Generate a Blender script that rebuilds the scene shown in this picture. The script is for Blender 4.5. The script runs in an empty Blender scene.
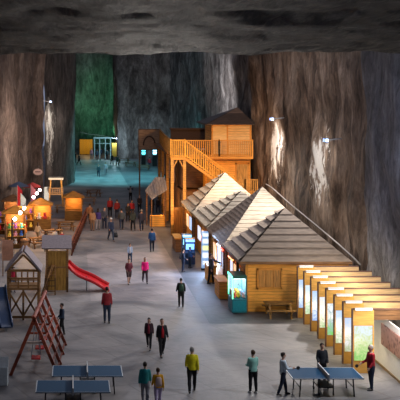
import bpy, bmesh, math, random
from mathutils import Vector, Matrix, noise
random.seed(7)
R = math.radians
C = bpy.context.scene.collection
scene = bpy.context.scene

# ------------------------------------------------------------------ camera, world, key lights, exposure
H = 11.7                       # camera height above the mine floor
cam_d = bpy.data.cameras.new('camera'); cam = bpy.data.objects.new('camera', cam_d); C.objects.link(cam)
cam.location = (0, 0, H); cam.rotation_euler = (R(90), 0, 0)
cam_d.sensor_width = 36; cam_d.lens = 90
cam_d.shift_x = (200 - 73) / 400; cam_d.shift_y = -(200 - 92) / 400
cam_d.clip_start = .1; cam_d.clip_end = 600
scene.camera = cam
w = bpy.data.worlds.new('world'); scene.world = w; w.use_nodes = True
w.node_tree.nodes['Background'].inputs[0].default_value = (.60, .68, .95, 1)
w.node_tree.nodes['Background'].inputs[1].default_value = .24
scene.view_settings.view_transform = 'Standard'; scene.view_settings.look = 'None'
scene.view_settings.exposure = .15; scene.view_settings.gamma = 1
scene.view_settings.use_curve_mapping = False

def light(name, typ, loc, energy, col, target=None, size=1, size_y=None, spot=120, blend=.5):
    d = bpy.data.lights.new(name, typ); o = bpy.data.objects.new(name, d); C.objects.link(o)
    o.location = loc; d.energy = energy; d.color = col
    if typ == 'AREA':
        d.size = size
        if size_y: d.shape = 'RECTANGLE'; d.size_y = size_y
    else: d.shadow_soft_size = size
    if typ == 'SPOT': d.spot_size = R(spot); d.spot_blend = blend
    if target: o.rotation_euler = (Vector(target) - Vector(loc)).to_track_quat('-Z', 'Y').to_euler()
    return o

LAMP1 = Vector((14.7, 58.1, 8.9)); LAMP2 = Vector((14.7, 73.9, 9.7)); LAMP3 = Vector((-2.55, 113.6, 10.6))
light('flood_key_near', 'SPOT', LAMP1 + Vector((-.5, 0, 0)), 4300, (1, .93, .86), (4, 56, 0), .25, spot=142, blend=.7)
light('flood_key_far', 'SPOT', LAMP2 + Vector((-.5, 0, 0)), 4000, (1, .93, .86), (2, 70, 0), .25, spot=165, blend=.6)
light('front_fill', 'SPOT', (14.2, 36, 10.5), 2500, (.93, .94, 1), (8, 48, 0), .4, spot=150, blend=.8)  # added light out of view, brightens the near floor and house front
light('hall_glow', 'AREA', (11, 66, 22), 4800, (.97, .94, 1), (9, 66, 0), 6, 56)
light('wall_blue_wash', 'SPOT', (9.0, 33, 9.5), 3000, (.44, .58, 1), (15, 47.5, 7.5), .6, spot=50, blend=.9)
light('far_teal_a', 'SPOT', (9, 132, 18), 34000, (.16, .70, .80), (6, 138, 0), .8, spot=98, blend=1)
light('far_teal_b', 'SPOT', (6, 172, 14), 3000, (.1, .85, .8), (4.5, 166, 0), .6, spot=70, blend=.8)
light('recess_green', 'SPOT', (6.2, 184, 3), 3400, (.12, 1, .45), (7.2, 205, 9), .5, spot=55, blend=.9)
light('left_wall_wash', 'SPOT', (2, 92, 3.5), 7000, (1, .80, .68), (-6, 107, 9), .5, spot=100, blend=.9)
light('far_wall_wash', 'SPOT', (6.0, 109, 9), 8500, (.97, .95, 1), (18, 119, 13), .5, spot=66, blend=.9)
light('timber_warm', 'SPOT', (10.5, 66, 9.5), 7200, (1, .54, .2), (11.5, 84, 6.2), .4, spot=60, blend=.7)

light('lip_fill', 'SPOT', (5, 62, 8.5), 10000, (1, .92, .84), (5, 31.5, 13.0), .4, spot=32, blend=.9)  # added light without a fixture, brightens the ceiling lip

# ------------------------------------------------------------------ helpers
def G(px, py, z=0.0):
    """point of the place at height z seen along a sight line of the photograph"""
    Y = 1000 * (H - z) / (py - 92)
    return Vector(((px - 73) * Y / 1000, Y, z))

def tag(o, label, cat, group=None, kind=None):
    o['label'] = label; o['category'] = cat
    if group: o['group'] = group
    if kind: o['kind'] = kind
    return o
def thing(name, label, cat, loc=(0, 0, 0), rz=0, group=None):
    o = bpy.data.objects.new(name, None); C.objects.link(o); o.empty_display_size = .2
    o.location = loc; o.rotation_euler = (0, 0, R(rz))
    return tag(o, label, cat, group)
def dup(root, loc, rz=None, label=None):
    r = root.copy(); C.objects.link(r); r.location = loc
    if rz is not None: r.rotation_euler = (0, 0, R(rz))
    if label: r['label'] = label
    for ch in list(root.children):
        c = ch.copy(); C.objects.link(c); c.parent = r
        for g in list(ch.children):
            d = g.copy(); C.objects.link(d); d.parent = c
    return r

class MB:
    def __init__(s): s.bm = bmesh.new()
    def face(s, pts):
        try: s.bm.faces.new([s.bm.verts.new(p) for p in pts])
        except ValueError: pass
        return s
    def box(s, x0, x1, y0, y1, z0, z1, M=None):
        v = [s.bm.verts.new((x, y, z)) for z in (z0, z1) for x, y in ((x0, y0), (x1, y0), (x1, y1), (x0, y1))]
        for f in ((3, 2, 1, 0), (4, 5, 6, 7), (0, 1, 5, 4), (1, 2, 6, 5), (2, 3, 7, 6), (3, 0, 4, 7)):
            s.bm.faces.new([v[i] for i in f])
        if M:
            for q in v: q.co = M @ q.co
        return s
    def bar(s, a, b, wx=.05, wy=None):
        """square bar between two points"""
        wy = wy or wx; a = Vector(a); b = Vector(b); t = (b - a); L = t.length; t.normalize()
        u = t.cross(Vector((0, 0, 1)))
        if u.length < .01: u = Vector((1, 0, 0))
        u.normalize(); v = u.cross(t)
        M = Matrix((( u.x, v.x, t.x, a.x), (u.y, v.y, t.y, a.y), (u.z, v.z, t.z, a.z), (0, 0, 0, 1)))
        return s.box(-wx/2, wx/2, -wy/2, wy/2, 0, L, M)
    def tube(s, pts, rad, seg=8, ref=(1, 0, 0)):
        pts = [Vector(p) for p in pts]; n = len(pts); rings = []
        ref = Vector(ref)
        for i, p in enumerate(pts):
            t = (pts[min(i+1, n-1)] - pts[max(i-1, 0)]).normalized()
            u = ref - ref.dot(t) * t
            if u.length < .05: u = Vector((0, 1, 0)) - t.y * t
            u.normalize(); v = t.cross(u)
            r = rad[i] if isinstance(rad, (list, tuple)) else rad
            rx, ry = r if isinstance(r, (list, tuple)) else (r, r)
            rings.append([s.bm.verts.new(p + u*rx*math.cos(2*math.pi*k/seg) + v*ry*math.sin(2*math.pi*k/seg)) for k in range(seg)])
        for a, b in zip(rings, rings[1:]):
            for k in range(seg): s.bm.faces.new((a[k], a[(k+1) % seg], b[(k+1) % seg], b[k]))
        s.bm.faces.new(rings[0][::-1]); s.bm.faces.new(rings[-1])
        return s
    def ball(s, c, r, sc=(1, 1, 1), seg=12):
        m = Matrix.Translation(c) @ Matrix.Diagonal((*sc, 1))
        bmesh.ops.create_uvsphere(s.bm, u_segments=seg, v_segments=max(6, seg*2//3), radius=r, matrix=m)
        return s
    def lathe(s, prof, c=(0, 0, 0), seg=16):
        c = Vector(c)
        return s.tube([c + Vector((0, 0, z)) for r, z in prof], [max(r, .001) for r, z in prof], seg)
    def mesh(s, name):
        bmesh.ops.recalc_face_normals(s.bm, faces=s.bm.faces[:])
        me = bpy.data.meshes.new(name); s.bm.to_mesh(me); s.bm.free(); return me
    def build(s, name, mat, parent=None, smooth=False, label=None, loc=None, bevel=0):
        me = s.mesh(name); o = bpy.data.objects.new(name, me); C.objects.link(o)
        if mat: me.materials.append(mat)
        if smooth: me.polygons.foreach_set('use_smooth', [True]*len(me.polygons))
        if parent: o.parent = parent
        if label: o['label'] = label
        if loc: o.location = loc
        if bevel:
            b = o.modifiers.new('bevel', 'BEVEL'); b.width = bevel; b.segments = 2; b.limit_method = 'ANGLE'
        return o

# ------------------------------------------------------------------ materials
def newmat(name):
    m = bpy.data.materials.new(name); m.use_nodes = True
    nt = m.node_tree; return m, nt, nt.nodes['Principled BSDF']
_pm = {}
def plain(col, rough=.7, metal=0, spec=.3, var=.12):
    k = (tuple(col), rough, metal)
    if k in _pm: return _pm[k]
    m, nt, b = newmat('surface')
    n = nt.nodes.new('ShaderNodeTexNoise'); n.inputs['Scale'].default_value = 9; n.inputs['Detail'].default_value = 3
    tc = nt.nodes.new('ShaderNodeTexCoord'); nt.links.new(tc.outputs['Object'], n.inputs['Vector'])
    cr = nt.nodes.new('ShaderNodeValToRGB')
    cr.color_ramp.elements[0].position = .3; cr.color_ramp.elements[1].position = .7
    cr.color_ramp.elements[0].color = (*[c*(1-var) for c in col], 1); cr.color_ramp.elements[1].color = (*[min(1, c*(1+var)) for c in col], 1)
    nt.links.new(n.outputs['Fac'], cr.inputs['Fac']); nt.links.new(cr.outputs['Color'], b.inputs['Base Color'])
    b.inputs['Roughness'].default_value = rough; b.inputs['Metallic'].default_value = metal
    b.inputs['Specular IOR Level'].default_value = spec
    _pm[k] = m; return m
_em = {}
def glow(col, s):
    k = (tuple(col), s)
    if k in _em: return _em[k]
    m, nt, b = newmat('glow'); b.inputs['Base Color'].default_value = (.8, .8, .8, 1)
    b.inputs['Emission Color'].default_value = (*col, 1); b.inputs['Emission Strength'].default_value = s
    _em[k] = m; return m
def wood(col, dark=.55, plank=.18, axis='Z', rough=.55):
    """boards: plank seams across `axis`, grain noise along the boards"""
    m, nt, b = newmat('wood'); L = nt.links.new
    tc = nt.nodes.new('ShaderNodeTexCoord'); sp = nt.nodes.new('ShaderNodeSeparateXYZ'); L(tc.outputs['Object'], sp.inputs[0])
    mp = nt.nodes.new('ShaderNodeMapping'); L(tc.outputs['Object'], mp.inputs[0])
    sc = {'X': (9, 1.2, 1.2), 'Y': (1.2, 9, 1.2), 'Z': (1.2, 1.2, 9)}[axis]; mp.inputs['Scale'].default_value = sc
    n = nt.nodes.new('ShaderNodeTexNoise'); n.inputs['Scale'].default_value = 1.6; n.inputs['Detail'].default_value = 6; L(mp.outputs[0], n.inputs['Vector'])
    cr = nt.nodes.new('ShaderNodeValToRGB'); L(n.outputs['Fac'], cr.inputs['Fac'])
    cr.color_ramp.elements[0].position = .3; cr.color_ramp.elements[1].position = .72
    cr.color_ramp.elements[0].color = (*[c*dark for c in col], 1); cr.color_ramp.elements[1].color = (*[min(1, c*1.15) for c in col], 1)
    dv = nt.nodes.new('ShaderNodeMath'); dv.operation = 'DIVIDE'; L(sp.outputs[axis], dv.inputs[0]); dv.inputs[1].default_value = plank
    fr = nt.nodes.new('ShaderNodeMath'); fr.operation = 'FRACT'; L(dv.outputs[0], fr.inputs[0])
    lt = nt.nodes.new('ShaderNodeMath'); lt.operation = 'GREATER_THAN'; L(fr.outputs[0], lt.inputs[0]); lt.inputs[1].default_value = .1
    mx = nt.nodes.new('ShaderNodeMix'); mx.data_type = 'RGBA'; mx.blend_type = 'MULTIPLY'; mx.inputs['Factor'].default_value = .6
    L(cr.outputs['Color'], mx.inputs['A']); L(lt.outputs[0], mx.inputs['B']); L(mx.outputs['Result'], b.inputs['Base Color'])
    bp = nt.nodes.new('ShaderNodeBump'); bp.inputs['Strength'].default_value = .4; bp.inputs['Distance'].default_value = .02
    L(lt.outputs[0], bp.inputs['Height']); L(bp.outputs[0], b.inputs['Normal'])
    b.inputs['Roughness'].default_value = rough; b.inputs['Specular IOR Level'].default_value = .25
    return m
def rock(name, c0, c1, c2, stretch=(.6, .6, .22), salt=None, scale=1.0, bump=.7):
    m, nt, b = newmat(name); L = nt.links.new
    tc = nt.nodes.new('ShaderNodeTexCoord')
    mp = nt.nodes.new('ShaderNodeMapping'); mp.inputs['Scale'].default_value = stretch; L(tc.outputs['Object'], mp.inputs[0])
    n1 = nt.nodes.new('ShaderNodeTexNoise'); n1.inputs['Scale'].default_value = .9*scale; n1.inputs['Detail'].default_value = 9; n1.inputs['Roughness'].default_value = .68; n1.inputs['Distortion'].default_value = .8; L(mp.outputs[0], n1.inputs['Vector'])
    n2 = nt.nodes.new('ShaderNodeTexNoise'); n2.inputs['Scale'].default_value = .16*scale; n2.inputs['Detail'].default_value = 4; n2.inputs['Distortion'].default_value = 1.2; L(tc.outputs['Object'], n2.inputs['Vector'])
    n3 = nt.nodes.new('ShaderNodeTexNoise'); n3.inputs['Scale'].default_value = 4.5*scale; n3.inputs['Detail'].default_value = 8; n3.inputs['Roughness'].default_value = .8; n3.inputs['Distortion'].default_value = .5; L(mp.outputs[0], n3.inputs['Vector'])
    n4 = nt.nodes.new('ShaderNodeTexNoise'); n4.inputs['Scale'].default_value = 2.8*scale; n4.inputs['Detail'].default_value = 8; n4.inputs['Roughness'].default_value = .75; n4.inputs['Distortion'].default_value = .6; L(mp.outputs[0], n4.inputs['Vector'])
    cr = nt.nodes.new('ShaderNodeValToRGB'); e = cr.color_ramp.elements
    e[0].position = .38; e[0].color = (*c0, 1); e[1].position = .64; e[1].color = (*c2, 1)
    q = e.new(.5); q.color = (*c1, 1); L(n1.outputs['Fac'], cr.inputs['Fac'])
    mr = nt.nodes.new('ShaderNodeMapRange'); mr.inputs['From Min'].default_value = .35; mr.inputs['From Max'].default_value = .7
    mr.inputs['To Min'].default_value = .6; mr.inputs['To Max'].default_value = 1.25; L(n2.outputs['Fac'], mr.inputs['Value'])
    mr3 = nt.nodes.new('ShaderNodeMapRange'); mr3.inputs['From Min'].default_value = .35; mr3.inputs['From Max'].default_value = .65
    mr3.inputs['To Min'].default_value = .42; mr3.inputs['To Max'].default_value = 1.5; L(n3.outputs['Fac'], mr3.inputs['Value'])
    mm = nt.nodes.new('ShaderNodeMath'); mm.operation = 'MULTIPLY'; L(mr.outputs[0], mm.inputs[0]); L(mr3.outputs[0], mm.inputs[1])
    mx = nt.nodes.new('ShaderNodeMix'); mx.data_type = 'RGBA'; mx.blend_type = 'MULTIPLY'; mx.inputs['Factor'].default_value = 1
    L(cr.outputs['Color'], mx.inputs['A']); L(mm.outputs[0], mx.inputs['B']); col = mx.outputs['Result']
    for (sx, sy, sz, ry, rz, th) in (salt or []):        # patches of bare white salt with ragged vertical edges
        sb = nt.nodes.new('ShaderNodeMapping'); sb.vector_type = 'POINT'
        sb.inputs['Location'].default_value = (0, -sy/ry, -sz/rz); sb.inputs['Scale'].default_value = (0, 1/ry, 1/rz); L(tc.outputs['Object'], sb.inputs[0])
        ln = nt.nodes.new('ShaderNodeVectorMath'); ln.operation = 'LENGTH'; L(sb.outputs[0], ln.inputs[0])
        nn = nt.nodes.new('ShaderNodeMath'); nn.operation = 'MULTIPLY_ADD'; L(n4.outputs['Fac'], nn.inputs[0]); nn.inputs[1].default_value = -7; nn.inputs[2].default_value = 3.5 + th
        ad = nt.nodes.new('ShaderNodeMath'); ad.operation = 'ADD'; L(ln.outputs['Value'], ad.inputs[0]); L(nn.outputs[0], ad.inputs[1])
        ms = nt.nodes.new('ShaderNodeMapRange'); ms.inputs['From Min'].default_value = .75; ms.inputs['From Max'].default_value = 1.05
        ms.inputs['To Min'].default_value = .95; ms.inputs['To Max'].default_value = 0; L(ad.outputs[0], ms.inputs['Value'])
        m2 = nt.nodes.new('ShaderNodeMix'); m2.data_type = 'RGBA'; L(ms.outputs[0], m2.inputs['Factor']); L(col, m2.inputs['A']); m2.inputs['B'].default_value = (.8, .76, .7, 1)
        col = m2.outputs['Result']
    L(col, b.inputs['Base Color'])
    bp = nt.nodes.new('ShaderNodeBump'); bp.inputs['Strength'].default_value = bump; bp.inputs['Distance'].default_value = .35
    av = nt.nodes.new('ShaderNodeMath'); L(n1.outputs['Fac'], av.inputs[0]); L(n3.outputs['Fac'], av.inputs[1]); L(av.outputs[0], bp.inputs['Height'])
    L(bp.outputs[0], b.inputs['Normal']); b.inputs['Roughness'].default_value = .75; b.inputs['Specular IOR Level'].default_value = .25
    return m
def floor_mat():
    m, nt, b = newmat('mine_floor'); L = nt.links.new
    tc = nt.nodes.new('ShaderNodeTexCoord')
    mp = nt.nodes.new('ShaderNodeMapping'); mp.inputs['Rotation'].default_value = (0, 0, R(-24)); L(tc.outputs['Object'], mp.inputs[0])
    br = nt.nodes.new('ShaderNodeTexBrick'); br.inputs['Scale'].default_value = .32; br.inputs['Mortar Size'].default_value = .012
    br.inputs['Color1'].default_value = (.9, .9, .9, 1); br.inputs['Color2'].default_value = (1.0, 1.0, 1.0, 1); br.inputs['Mortar'].default_value = (.72, .72, .72, 1)
    br.inputs['Brick Width'].default_value = .9; br.inputs['Row Height'].default_value = .6; L(mp.outputs[0], br.inputs['Vector'])
    n1 = nt.nodes.new('ShaderNodeTexNoise'); n1.inputs['Scale'].default_value = .22; n1.inputs['Detail'].default_value = 7; n1.inputs['Roughness'].default_value = .6; n1.inputs['Distortion'].default_value = 1; L(tc.outputs['Object'], n1.inputs['Vector'])
    cr = nt.nodes.new('ShaderNodeValToRGB'); L(n1.outputs['Fac'], cr.inputs['Fac'])
    e = cr.color_ramp.elements; e[0].position = .36; e[0].color = (.115, .112, .12, 1); e[1].position = .62; e[1].color = (.29, .272, .27, 1)
    mx = nt.nodes.new('ShaderNodeMix'); mx.data_type = 'RGBA'; mx.blend_type = 'MULTIPLY'; mx.inputs['Factor'].default_value = 1
    L(cr.outputs['Color'], mx.inputs['A']); L(br.outputs['Color'], mx.inputs['B'])
    # darker worn paving along the house fronts, a pale laid surface in the middle of the hall
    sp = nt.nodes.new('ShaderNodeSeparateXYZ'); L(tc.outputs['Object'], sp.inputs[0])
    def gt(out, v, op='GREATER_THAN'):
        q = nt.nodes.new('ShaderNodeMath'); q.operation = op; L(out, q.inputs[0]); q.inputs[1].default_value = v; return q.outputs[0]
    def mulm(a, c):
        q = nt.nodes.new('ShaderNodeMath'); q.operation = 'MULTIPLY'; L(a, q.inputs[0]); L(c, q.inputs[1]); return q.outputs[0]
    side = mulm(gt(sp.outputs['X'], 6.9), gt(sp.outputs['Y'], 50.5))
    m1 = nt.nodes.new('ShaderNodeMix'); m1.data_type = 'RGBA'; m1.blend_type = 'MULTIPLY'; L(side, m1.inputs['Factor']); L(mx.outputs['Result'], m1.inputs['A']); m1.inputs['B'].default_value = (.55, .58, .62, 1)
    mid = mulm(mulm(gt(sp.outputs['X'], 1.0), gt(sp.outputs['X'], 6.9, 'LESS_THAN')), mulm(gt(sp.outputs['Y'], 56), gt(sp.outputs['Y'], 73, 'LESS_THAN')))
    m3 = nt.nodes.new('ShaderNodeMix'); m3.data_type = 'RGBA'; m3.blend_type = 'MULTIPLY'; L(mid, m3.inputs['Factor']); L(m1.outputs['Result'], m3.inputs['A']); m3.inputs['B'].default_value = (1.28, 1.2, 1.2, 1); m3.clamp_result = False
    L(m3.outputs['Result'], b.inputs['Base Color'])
    n2 = nt.nodes.new('ShaderNodeTexNoise'); n2.inputs['Scale'].default_value = 2.5; n2.inputs['Detail'].default_value = 6; L(tc.outputs['Object'], n2.inputs['Vector'])
    bp = nt.nodes.new('ShaderNodeBump'); bp.inputs['Strength'].default_value = .35; bp.inputs['Distance'].default_value = .05; L(n2.outputs['Fac'], bp.inputs['Height']); L(bp.outputs[0], b.inputs['Normal'])
    mr = nt.nodes.new('ShaderNodeMapRange'); mr.inputs['To Min'].default_value = .42; mr.inputs['To Max'].default_value = .75; L(n1.outputs['Fac'], mr.inputs['Value']); L(mr.outputs[0], b.inputs['Roughness'])
    b.inputs['Specular IOR Level'].default_value = .35
    return m
def picture(kind, strength):
    """backlit photograph: sky above, blotches of landscape below"""
    m, nt, b = newmat('backlit_picture'); L = nt.links.new
    tc = nt.nodes.new('ShaderNodeTexCoord'); sp = nt.nodes.new('ShaderNodeSeparateXYZ'); L(tc.outputs['Generated'], sp.inputs[0])
    n = nt.nodes.new('ShaderNodeTexNoise'); n.inputs['Scale'].default_value = 3.4; n.inputs['Detail'].default_value = 7; n.inputs['Roughness'].default_value = .65; n.inputs['Distortion'].default_value = 1.8
    mp = nt.nodes.new('ShaderNodeMapping'); mp.inputs['Location'].default_value = (kind*3.1, kind*1.7, 0); L(tc.outputs['Object'], mp.inputs[0]); L(mp.outputs[0], n.inputs['Vector'])
    ma = nt.nodes.new('ShaderNodeMath'); ma.operation = 'MULTIPLY_ADD'; L(n.outputs['Fac'], ma.inputs[0]); ma.inputs[1].default_value = 2.0; L(sp.outputs['Z'], ma.inputs[2])
    cr = nt.nodes.new('ShaderNodeValToRGB'); cr.color_ramp.elements[0].position = .48; cr.color_ramp.elements[1].position = .98
    pal = [((.25, .45, .85), (.7, .85, 1), (.45, .65, .95)), ((.4, .65, .35), (.85, .97, .85), (.7, .87, 1)), ((.2, .4, .85), (.75, .87, 1), (.45, .68, 1)),
           ((.35, .6, .25), (1, .9, .8), (.85, .9, .95)), ((.1, .62, .08), (.22, .4, .5), (.9, .97, 1)), ((.45, .6, .35), (.9, .92, .85), (.55, .75, 1)),
           ((.35, .45, .25), (.75, .75, .8), (.55, .7, 1)), ((.15, .55, .06), (.6, .72, .3), (.75, .88, .95))][kind]
    cr.color_ramp.elements[0].color = (*pal[0], 1); cr.color_ramp.elements[1].color = (*pal[2], 1)
    q = cr.color_ramp.elements.new(.72); q.color = (*pal[1], 1)
    mul = nt.nodes.new('ShaderNodeMath'); mul.operation = 'MULTIPLY'; L(ma.outputs[0], mul.inputs[0]); mul.inputs[1].default_value = .5
    L(mul.outputs[0], cr.inputs['Fac']); L(cr.outputs['Color'], b.inputs['Emission Color']); b.inputs['Emission Strength'].default_value = strength
    b.inputs['Base Color'].default_value = (.1, .1, .1, 1); b.inputs['Roughness'].default_value = .3
    return m
def map_mat():
    m, nt, b = newmat('relief_map'); L = nt.links.new
    tc = nt.nodes.new('ShaderNodeTexCoord')
    v = nt.nodes.new('ShaderNodeTexVoronoi'); v.inputs['Scale'].default_value = 4.5; L(tc.outputs['Object'], v.inputs['Vector'])
    n = nt.nodes.new('ShaderNodeTexNoise'); n.inputs['Scale'].default_value = 5; n.inputs['Detail'].default_value = 5; L(tc.outputs['Object'], n.inputs['Vector'])
    ad = nt.nodes.new('ShaderNodeMath'); L(v.outputs['Distance'], ad.inputs[0]); L(n.outputs['Fac'], ad.inputs[1])
    cr = nt.nodes.new('ShaderNodeValToRGB'); e = cr.color_ramp.elements; e[0].position = .55; e[0].color = (.10, .02, .015, 1); e[1].position = 1.05; e[1].color = (.42, .2, .16, 1)
    L(ad.outputs[0], cr.inputs['Fac']); L(cr.outputs['Color'], b.inputs['Base Color']); return m
def glass_mat(name='glass', tint=(.8, 1, 1)):
    m, nt, b = newmat(name)
    b.inputs['Base Color'].default_value = (*tint, 1); b.inputs['Roughness'].default_value = .05
    b.inputs['Transmission Weight'].default_value = 1; b.inputs['IOR'].default_value = 1.05
    return m

M_PINE = wood((.88, .40, .07), dark=.78); M_PINE_V = wood((.60, .28, .07), axis='X', plank=.14); M_PINE_PLAIN = wood((.64, .31, .07), plank=9)
M_AMBER = wood((.66, .28, .045), plank=9, dark=.75); M_BEIGE = wood((.62, .42, .22), plank=9, dark=.8)
M_HONEY = wood((.78, .42, .10), plank=9, dark=.8)
M_BROWN = wood((.24, .12, .055), plank=.2); M_DARK = wood((.10, .05, .03), plank=.2); M_DARKP = plain((.07, .04, .03))
M_SHING = wood((.43, .36, .28), plank=9, dark=.72, rough=.8); M_SHING_SHADED = wood((.25, .195, .155), plank=9, dark=.72, rough=.8)  # darker copy of the same shingles: lack of floodlight put into the colour
M_GREYROOF = plain((.27, .23, .25), .8); M_REDWOOD = wood((.42, .085, .04), plank=9); M_OLDWOOD = wood((.30, .17, .075), axis='X', plank=.15)
M_OLDWOOD_P = wood((.36, .19, .075), plank=9)
M_STEEL = plain((.35, .36, .38), .35, .9); M_BLACK = plain((.02, .02, .022), .5); M_WHITE = plain((.75, .75, .75), .5)
M_BLUETOP = plain((.016, .075, .16), .7, spec=.15, var=.06); M_LINE = plain((.6, .65, .7), .5)
M_SLIDE = plain((.55, .012, .018), .3, spec=.5); M_NET = plain((.35, .3, .25), .8)
M_SKIN = plain((.52, .30, .22), .55)
SKINS = [M_SKIN, plain((.45, .25, .17), .55), plain((.58, .36, .27), .55)]

# ------------------------------------------------------------------ the setting: floor, rock walls, rock roof
def struct(o): o['kind'] = 'structure'; return o
mb = MB(); mb.face([(-14, 6, 0), (24, 6, 0), (24, 216, 0), (-14, 216, 0)])
struct(mb.build('floor', floor_mat()))

def rock_wall(name, line, z0, z1, mat, amp=.55, ds=.45, dz=.45, seed=0):
    P = [Vector((x, y, 0)) for x, y in line]; pts = []
    for a, b in zip(P, P[1:]):
        n = max(1, int((b - a).length / ds))
        for i in range(n): pts.append(a.lerp(b, i/n))
    pts.append(P[-1]); bm = bmesh.new(); rows = []
    nz = int((z1 - z0)/dz)
    for i, p in enumerate(pts):
        t = (pts[min(i+1, len(pts)-1)] - pts[max(i-1, 0)]).normalized(); nrm = Vector((-t.y, t.x, 0))
        col = []
        for j in range(nz+1):
            z = z0 + (z1-z0)*j/nz
            q = Vector((p.x*.3 + seed, p.y*.3, z*.16))
            d = noise.fractal(q, 1.0, 2.1, 5)*amp + noise.fractal(Vector((p.x*.9, p.y*.9 + seed, z*.55)), .9, 2.2, 4)*amp*.4
            col.append(bm.verts.new((p.x + nrm.x*d, p.y + nrm.y*d, z)))
        rows.append(col)
    for a, b in zip(rows, rows[1:]):
        for j in range(nz): bm.faces.new((a[j], b[j], b[j+1], a[j+1]))
    me = bpy.data.meshes.new(name); bm.to_mesh(me); bm.free(); me.materials.append(mat)
    me.polygons.foreach_set('use_smooth', [True]*len(me.polygons))
    o = bpy.data.objects.new(name, me); C.objects.link(o); return struct(o)

rock_n = rock('rock_near', (.10, .097, .105), (.17, .165, .178), (.25, .243, .255))
rock_r = rock('rock_right', (.045, .027, .018), (.18, .122, .085), (.33, .25, .19),
              salt=[(0, 63.0, 6.9, 2.2, 1.9, .35), (0, 77.4, 7.4, 2.2, 1.9, .2)])
rock_l = rock('rock_left', (.11, .08, .066), (.20, .15, .125), (.31, .245, .21))
rock_p = rock('rock_pillar', (.085, .068, .062), (.17, .14, .125), (.28, .235, .21), salt=[(0, 117.6, 8.2, 1.7, 2.6, .35), (0, 117.5, 4.6, 1.5, 2.0, .75)])
rock_b = rock('rock_back', (.10, .085, .08), (.24, .215, .20), (.46, .43, .41), scale=.7)
rock_g = rock('rock_recess', (.10, .11, .10), (.24, .26, .24), (.42, .45, .42), scale=.6)
rock_wall('wall_right', [(15.2, 8), (15.3, 50), (15.25, 52.3), (15.8, 52.9)], -.4, 26, rock_n, .4, seed=3)
rock_wall('wall_right', [(15.55, 52.4), (15.6, 84), (15.3, 86), (16.9, 87.5)], -.4, 26, rock_r, .45, seed=4)
rock_wall('wall_right', [(16.9, 87.5), (18.2, 100), (17.6, 130), (16.8, 172), (16.9, 177)], -.4, 30, rock_b, .7, .7, .8, seed=9)
rock_wall('wall_back', [(18.5, 174), (16, 174.5), (11, 175.5), (8.0, 176), (7.9, 190), (8.6, 206)], -.4, 30, rock_b, .6, 1.0, 1.2, seed=5)
rock_wall('wall_back', [(9, 205), (3, 206), (-5, 205)], -.4, 30, rock_g, .9, 1.0, 1.2, seed=15)
rock_wall('wall_left', [(-4, 206), (-2.5, 145), (-.2, 133), (.25, 130.5), (.1, 129), (-3.1, 116.5), (-3.35, 114.5)], -.4, 30, rock_p, .3, .5, .6, seed=21)
rock_wall('wall_left', [(-3.35, 114.5), (-4.3, 113), (-7.4, 91), (-7.6, 60), (-7.6, 8)], -.4, 26, rock_l, .45, .6, .6, seed=33)

def roof_slab():
    bm = bmesh.new(); x0, x1, y0, y1 = -10., 18., 8., 31.; nx, ny = 150, 70; rows = []
    for j in range(ny+1):
        row = []
        for i in range(nx+1):
            x = x0 + (x1-x0)*i/nx; yy = y0 + (y1-y0)*j/ny
            d = noise.fractal(Vector((x*.3, yy*.3, 3.)), 1., 2.1, 5)*.15 + noise.fractal(Vector((x*1.3, yy*.6, 1)), .9, 2.2, 4)*.055
            edge = (j/ny)**6
            y = yy + edge*noise.noise(Vector((x*.35, 0, 5)))*1.0
            row.append(bm.verts.new((x, y, H + 1.22 + d + edge*.1*noise.noise(Vector((x*.3, 7, 2))))))
        rows.append(row)
    for k in range(1, 13):                                   # rock face above the lip
        row = []
        for i in range(nx+1):
            x = x0 + (x1-x0)*i/nx; b = rows[ny][i].co
            row.append(bm.verts.new((x, b.y + .25*math.sin(k*.5) + noise.noise(Vector((x*.4, k*.5, 9)))*.4, b.z + k*.9)))
        rows.append(row)
    for a, b in zip(rows, rows[1:]):
        for i in range(nx): bm.faces.new((a[i], a[i+1], b[i+1], b[i]))
    me = bpy.data.meshes.new('ceiling'); bm.to_mesh(me); bm.free()
    me.materials.append(rock('rock_roof', (.02, .018, .018), (.085, .077, .073), (.30, .27, .24), stretch=(1.5, .28, .8), scale=1.6, bump=1.0))
    me.polygons.foreach_set('use_smooth', [True]*len(me.polygons))
    o = bpy.data.objects.new('ceiling', me); C.objects.link(o); struct(o)
roof_slab()

# ------------------------------------------------------------------ floodlights on the rock
def floodlight(loc, nrm_x, label):
    t = thing('floodlight', label, 'lamp', loc, group=None)
    s = -nrm_x
    MB().box(-.11, .11, -.2, .2, -.13, .13).build('housing', M_BLACK, t, bevel=.03)
    MB().bar((0, 0, 0), (s*.9, 0, .1), .07).build('bracket', M_STEEL, t)
    MB().box(-.02, .02, -.15, .15, -.09, .09).build('lens', glow((.22, .42, 1), 1.7), t, loc=(-s*.12, 0, 0))
    MB().box(-.085, .085, -.02, .02, -.1, .1).build('lens', glow((.22, .42, 1), 1.7), t, loc=(0, -.21, 0))  # blue glow here imitates the halo around the bulb
    MB().box(-.045, .045, -.02, .02, -.05, .05).build('bulb', glow((.75, .86, 1), 12), t, loc=(0, -.235, 0))
    return t
floodlight(LAMP1, -1, 'floodlight high on the brown right rock wall above the nearer white salt streak')
floodlight(LAMP2, -1, 'floodlight on the right rock wall above the farther white streak, near the timber building')
floodlight(LAMP3, 1, 'floodlight high on the left rock pillar above a ragged white salt streak')
light('salt_wash_near', 'SPOT', LAMP1 + Vector((-1.2, -.2, -.3)), 1500, (1, .96, .92), (15.7, 63, 6.4), .15, spot=85, blend=.9)
light('salt_wash_far', 'SPOT', LAMP2 + Vector((-1.2, -.2, -.3)), 1300, (1, .96, .92), (15.7, 77.3, 7.2), .15, spot=85, blend=.9)
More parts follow.
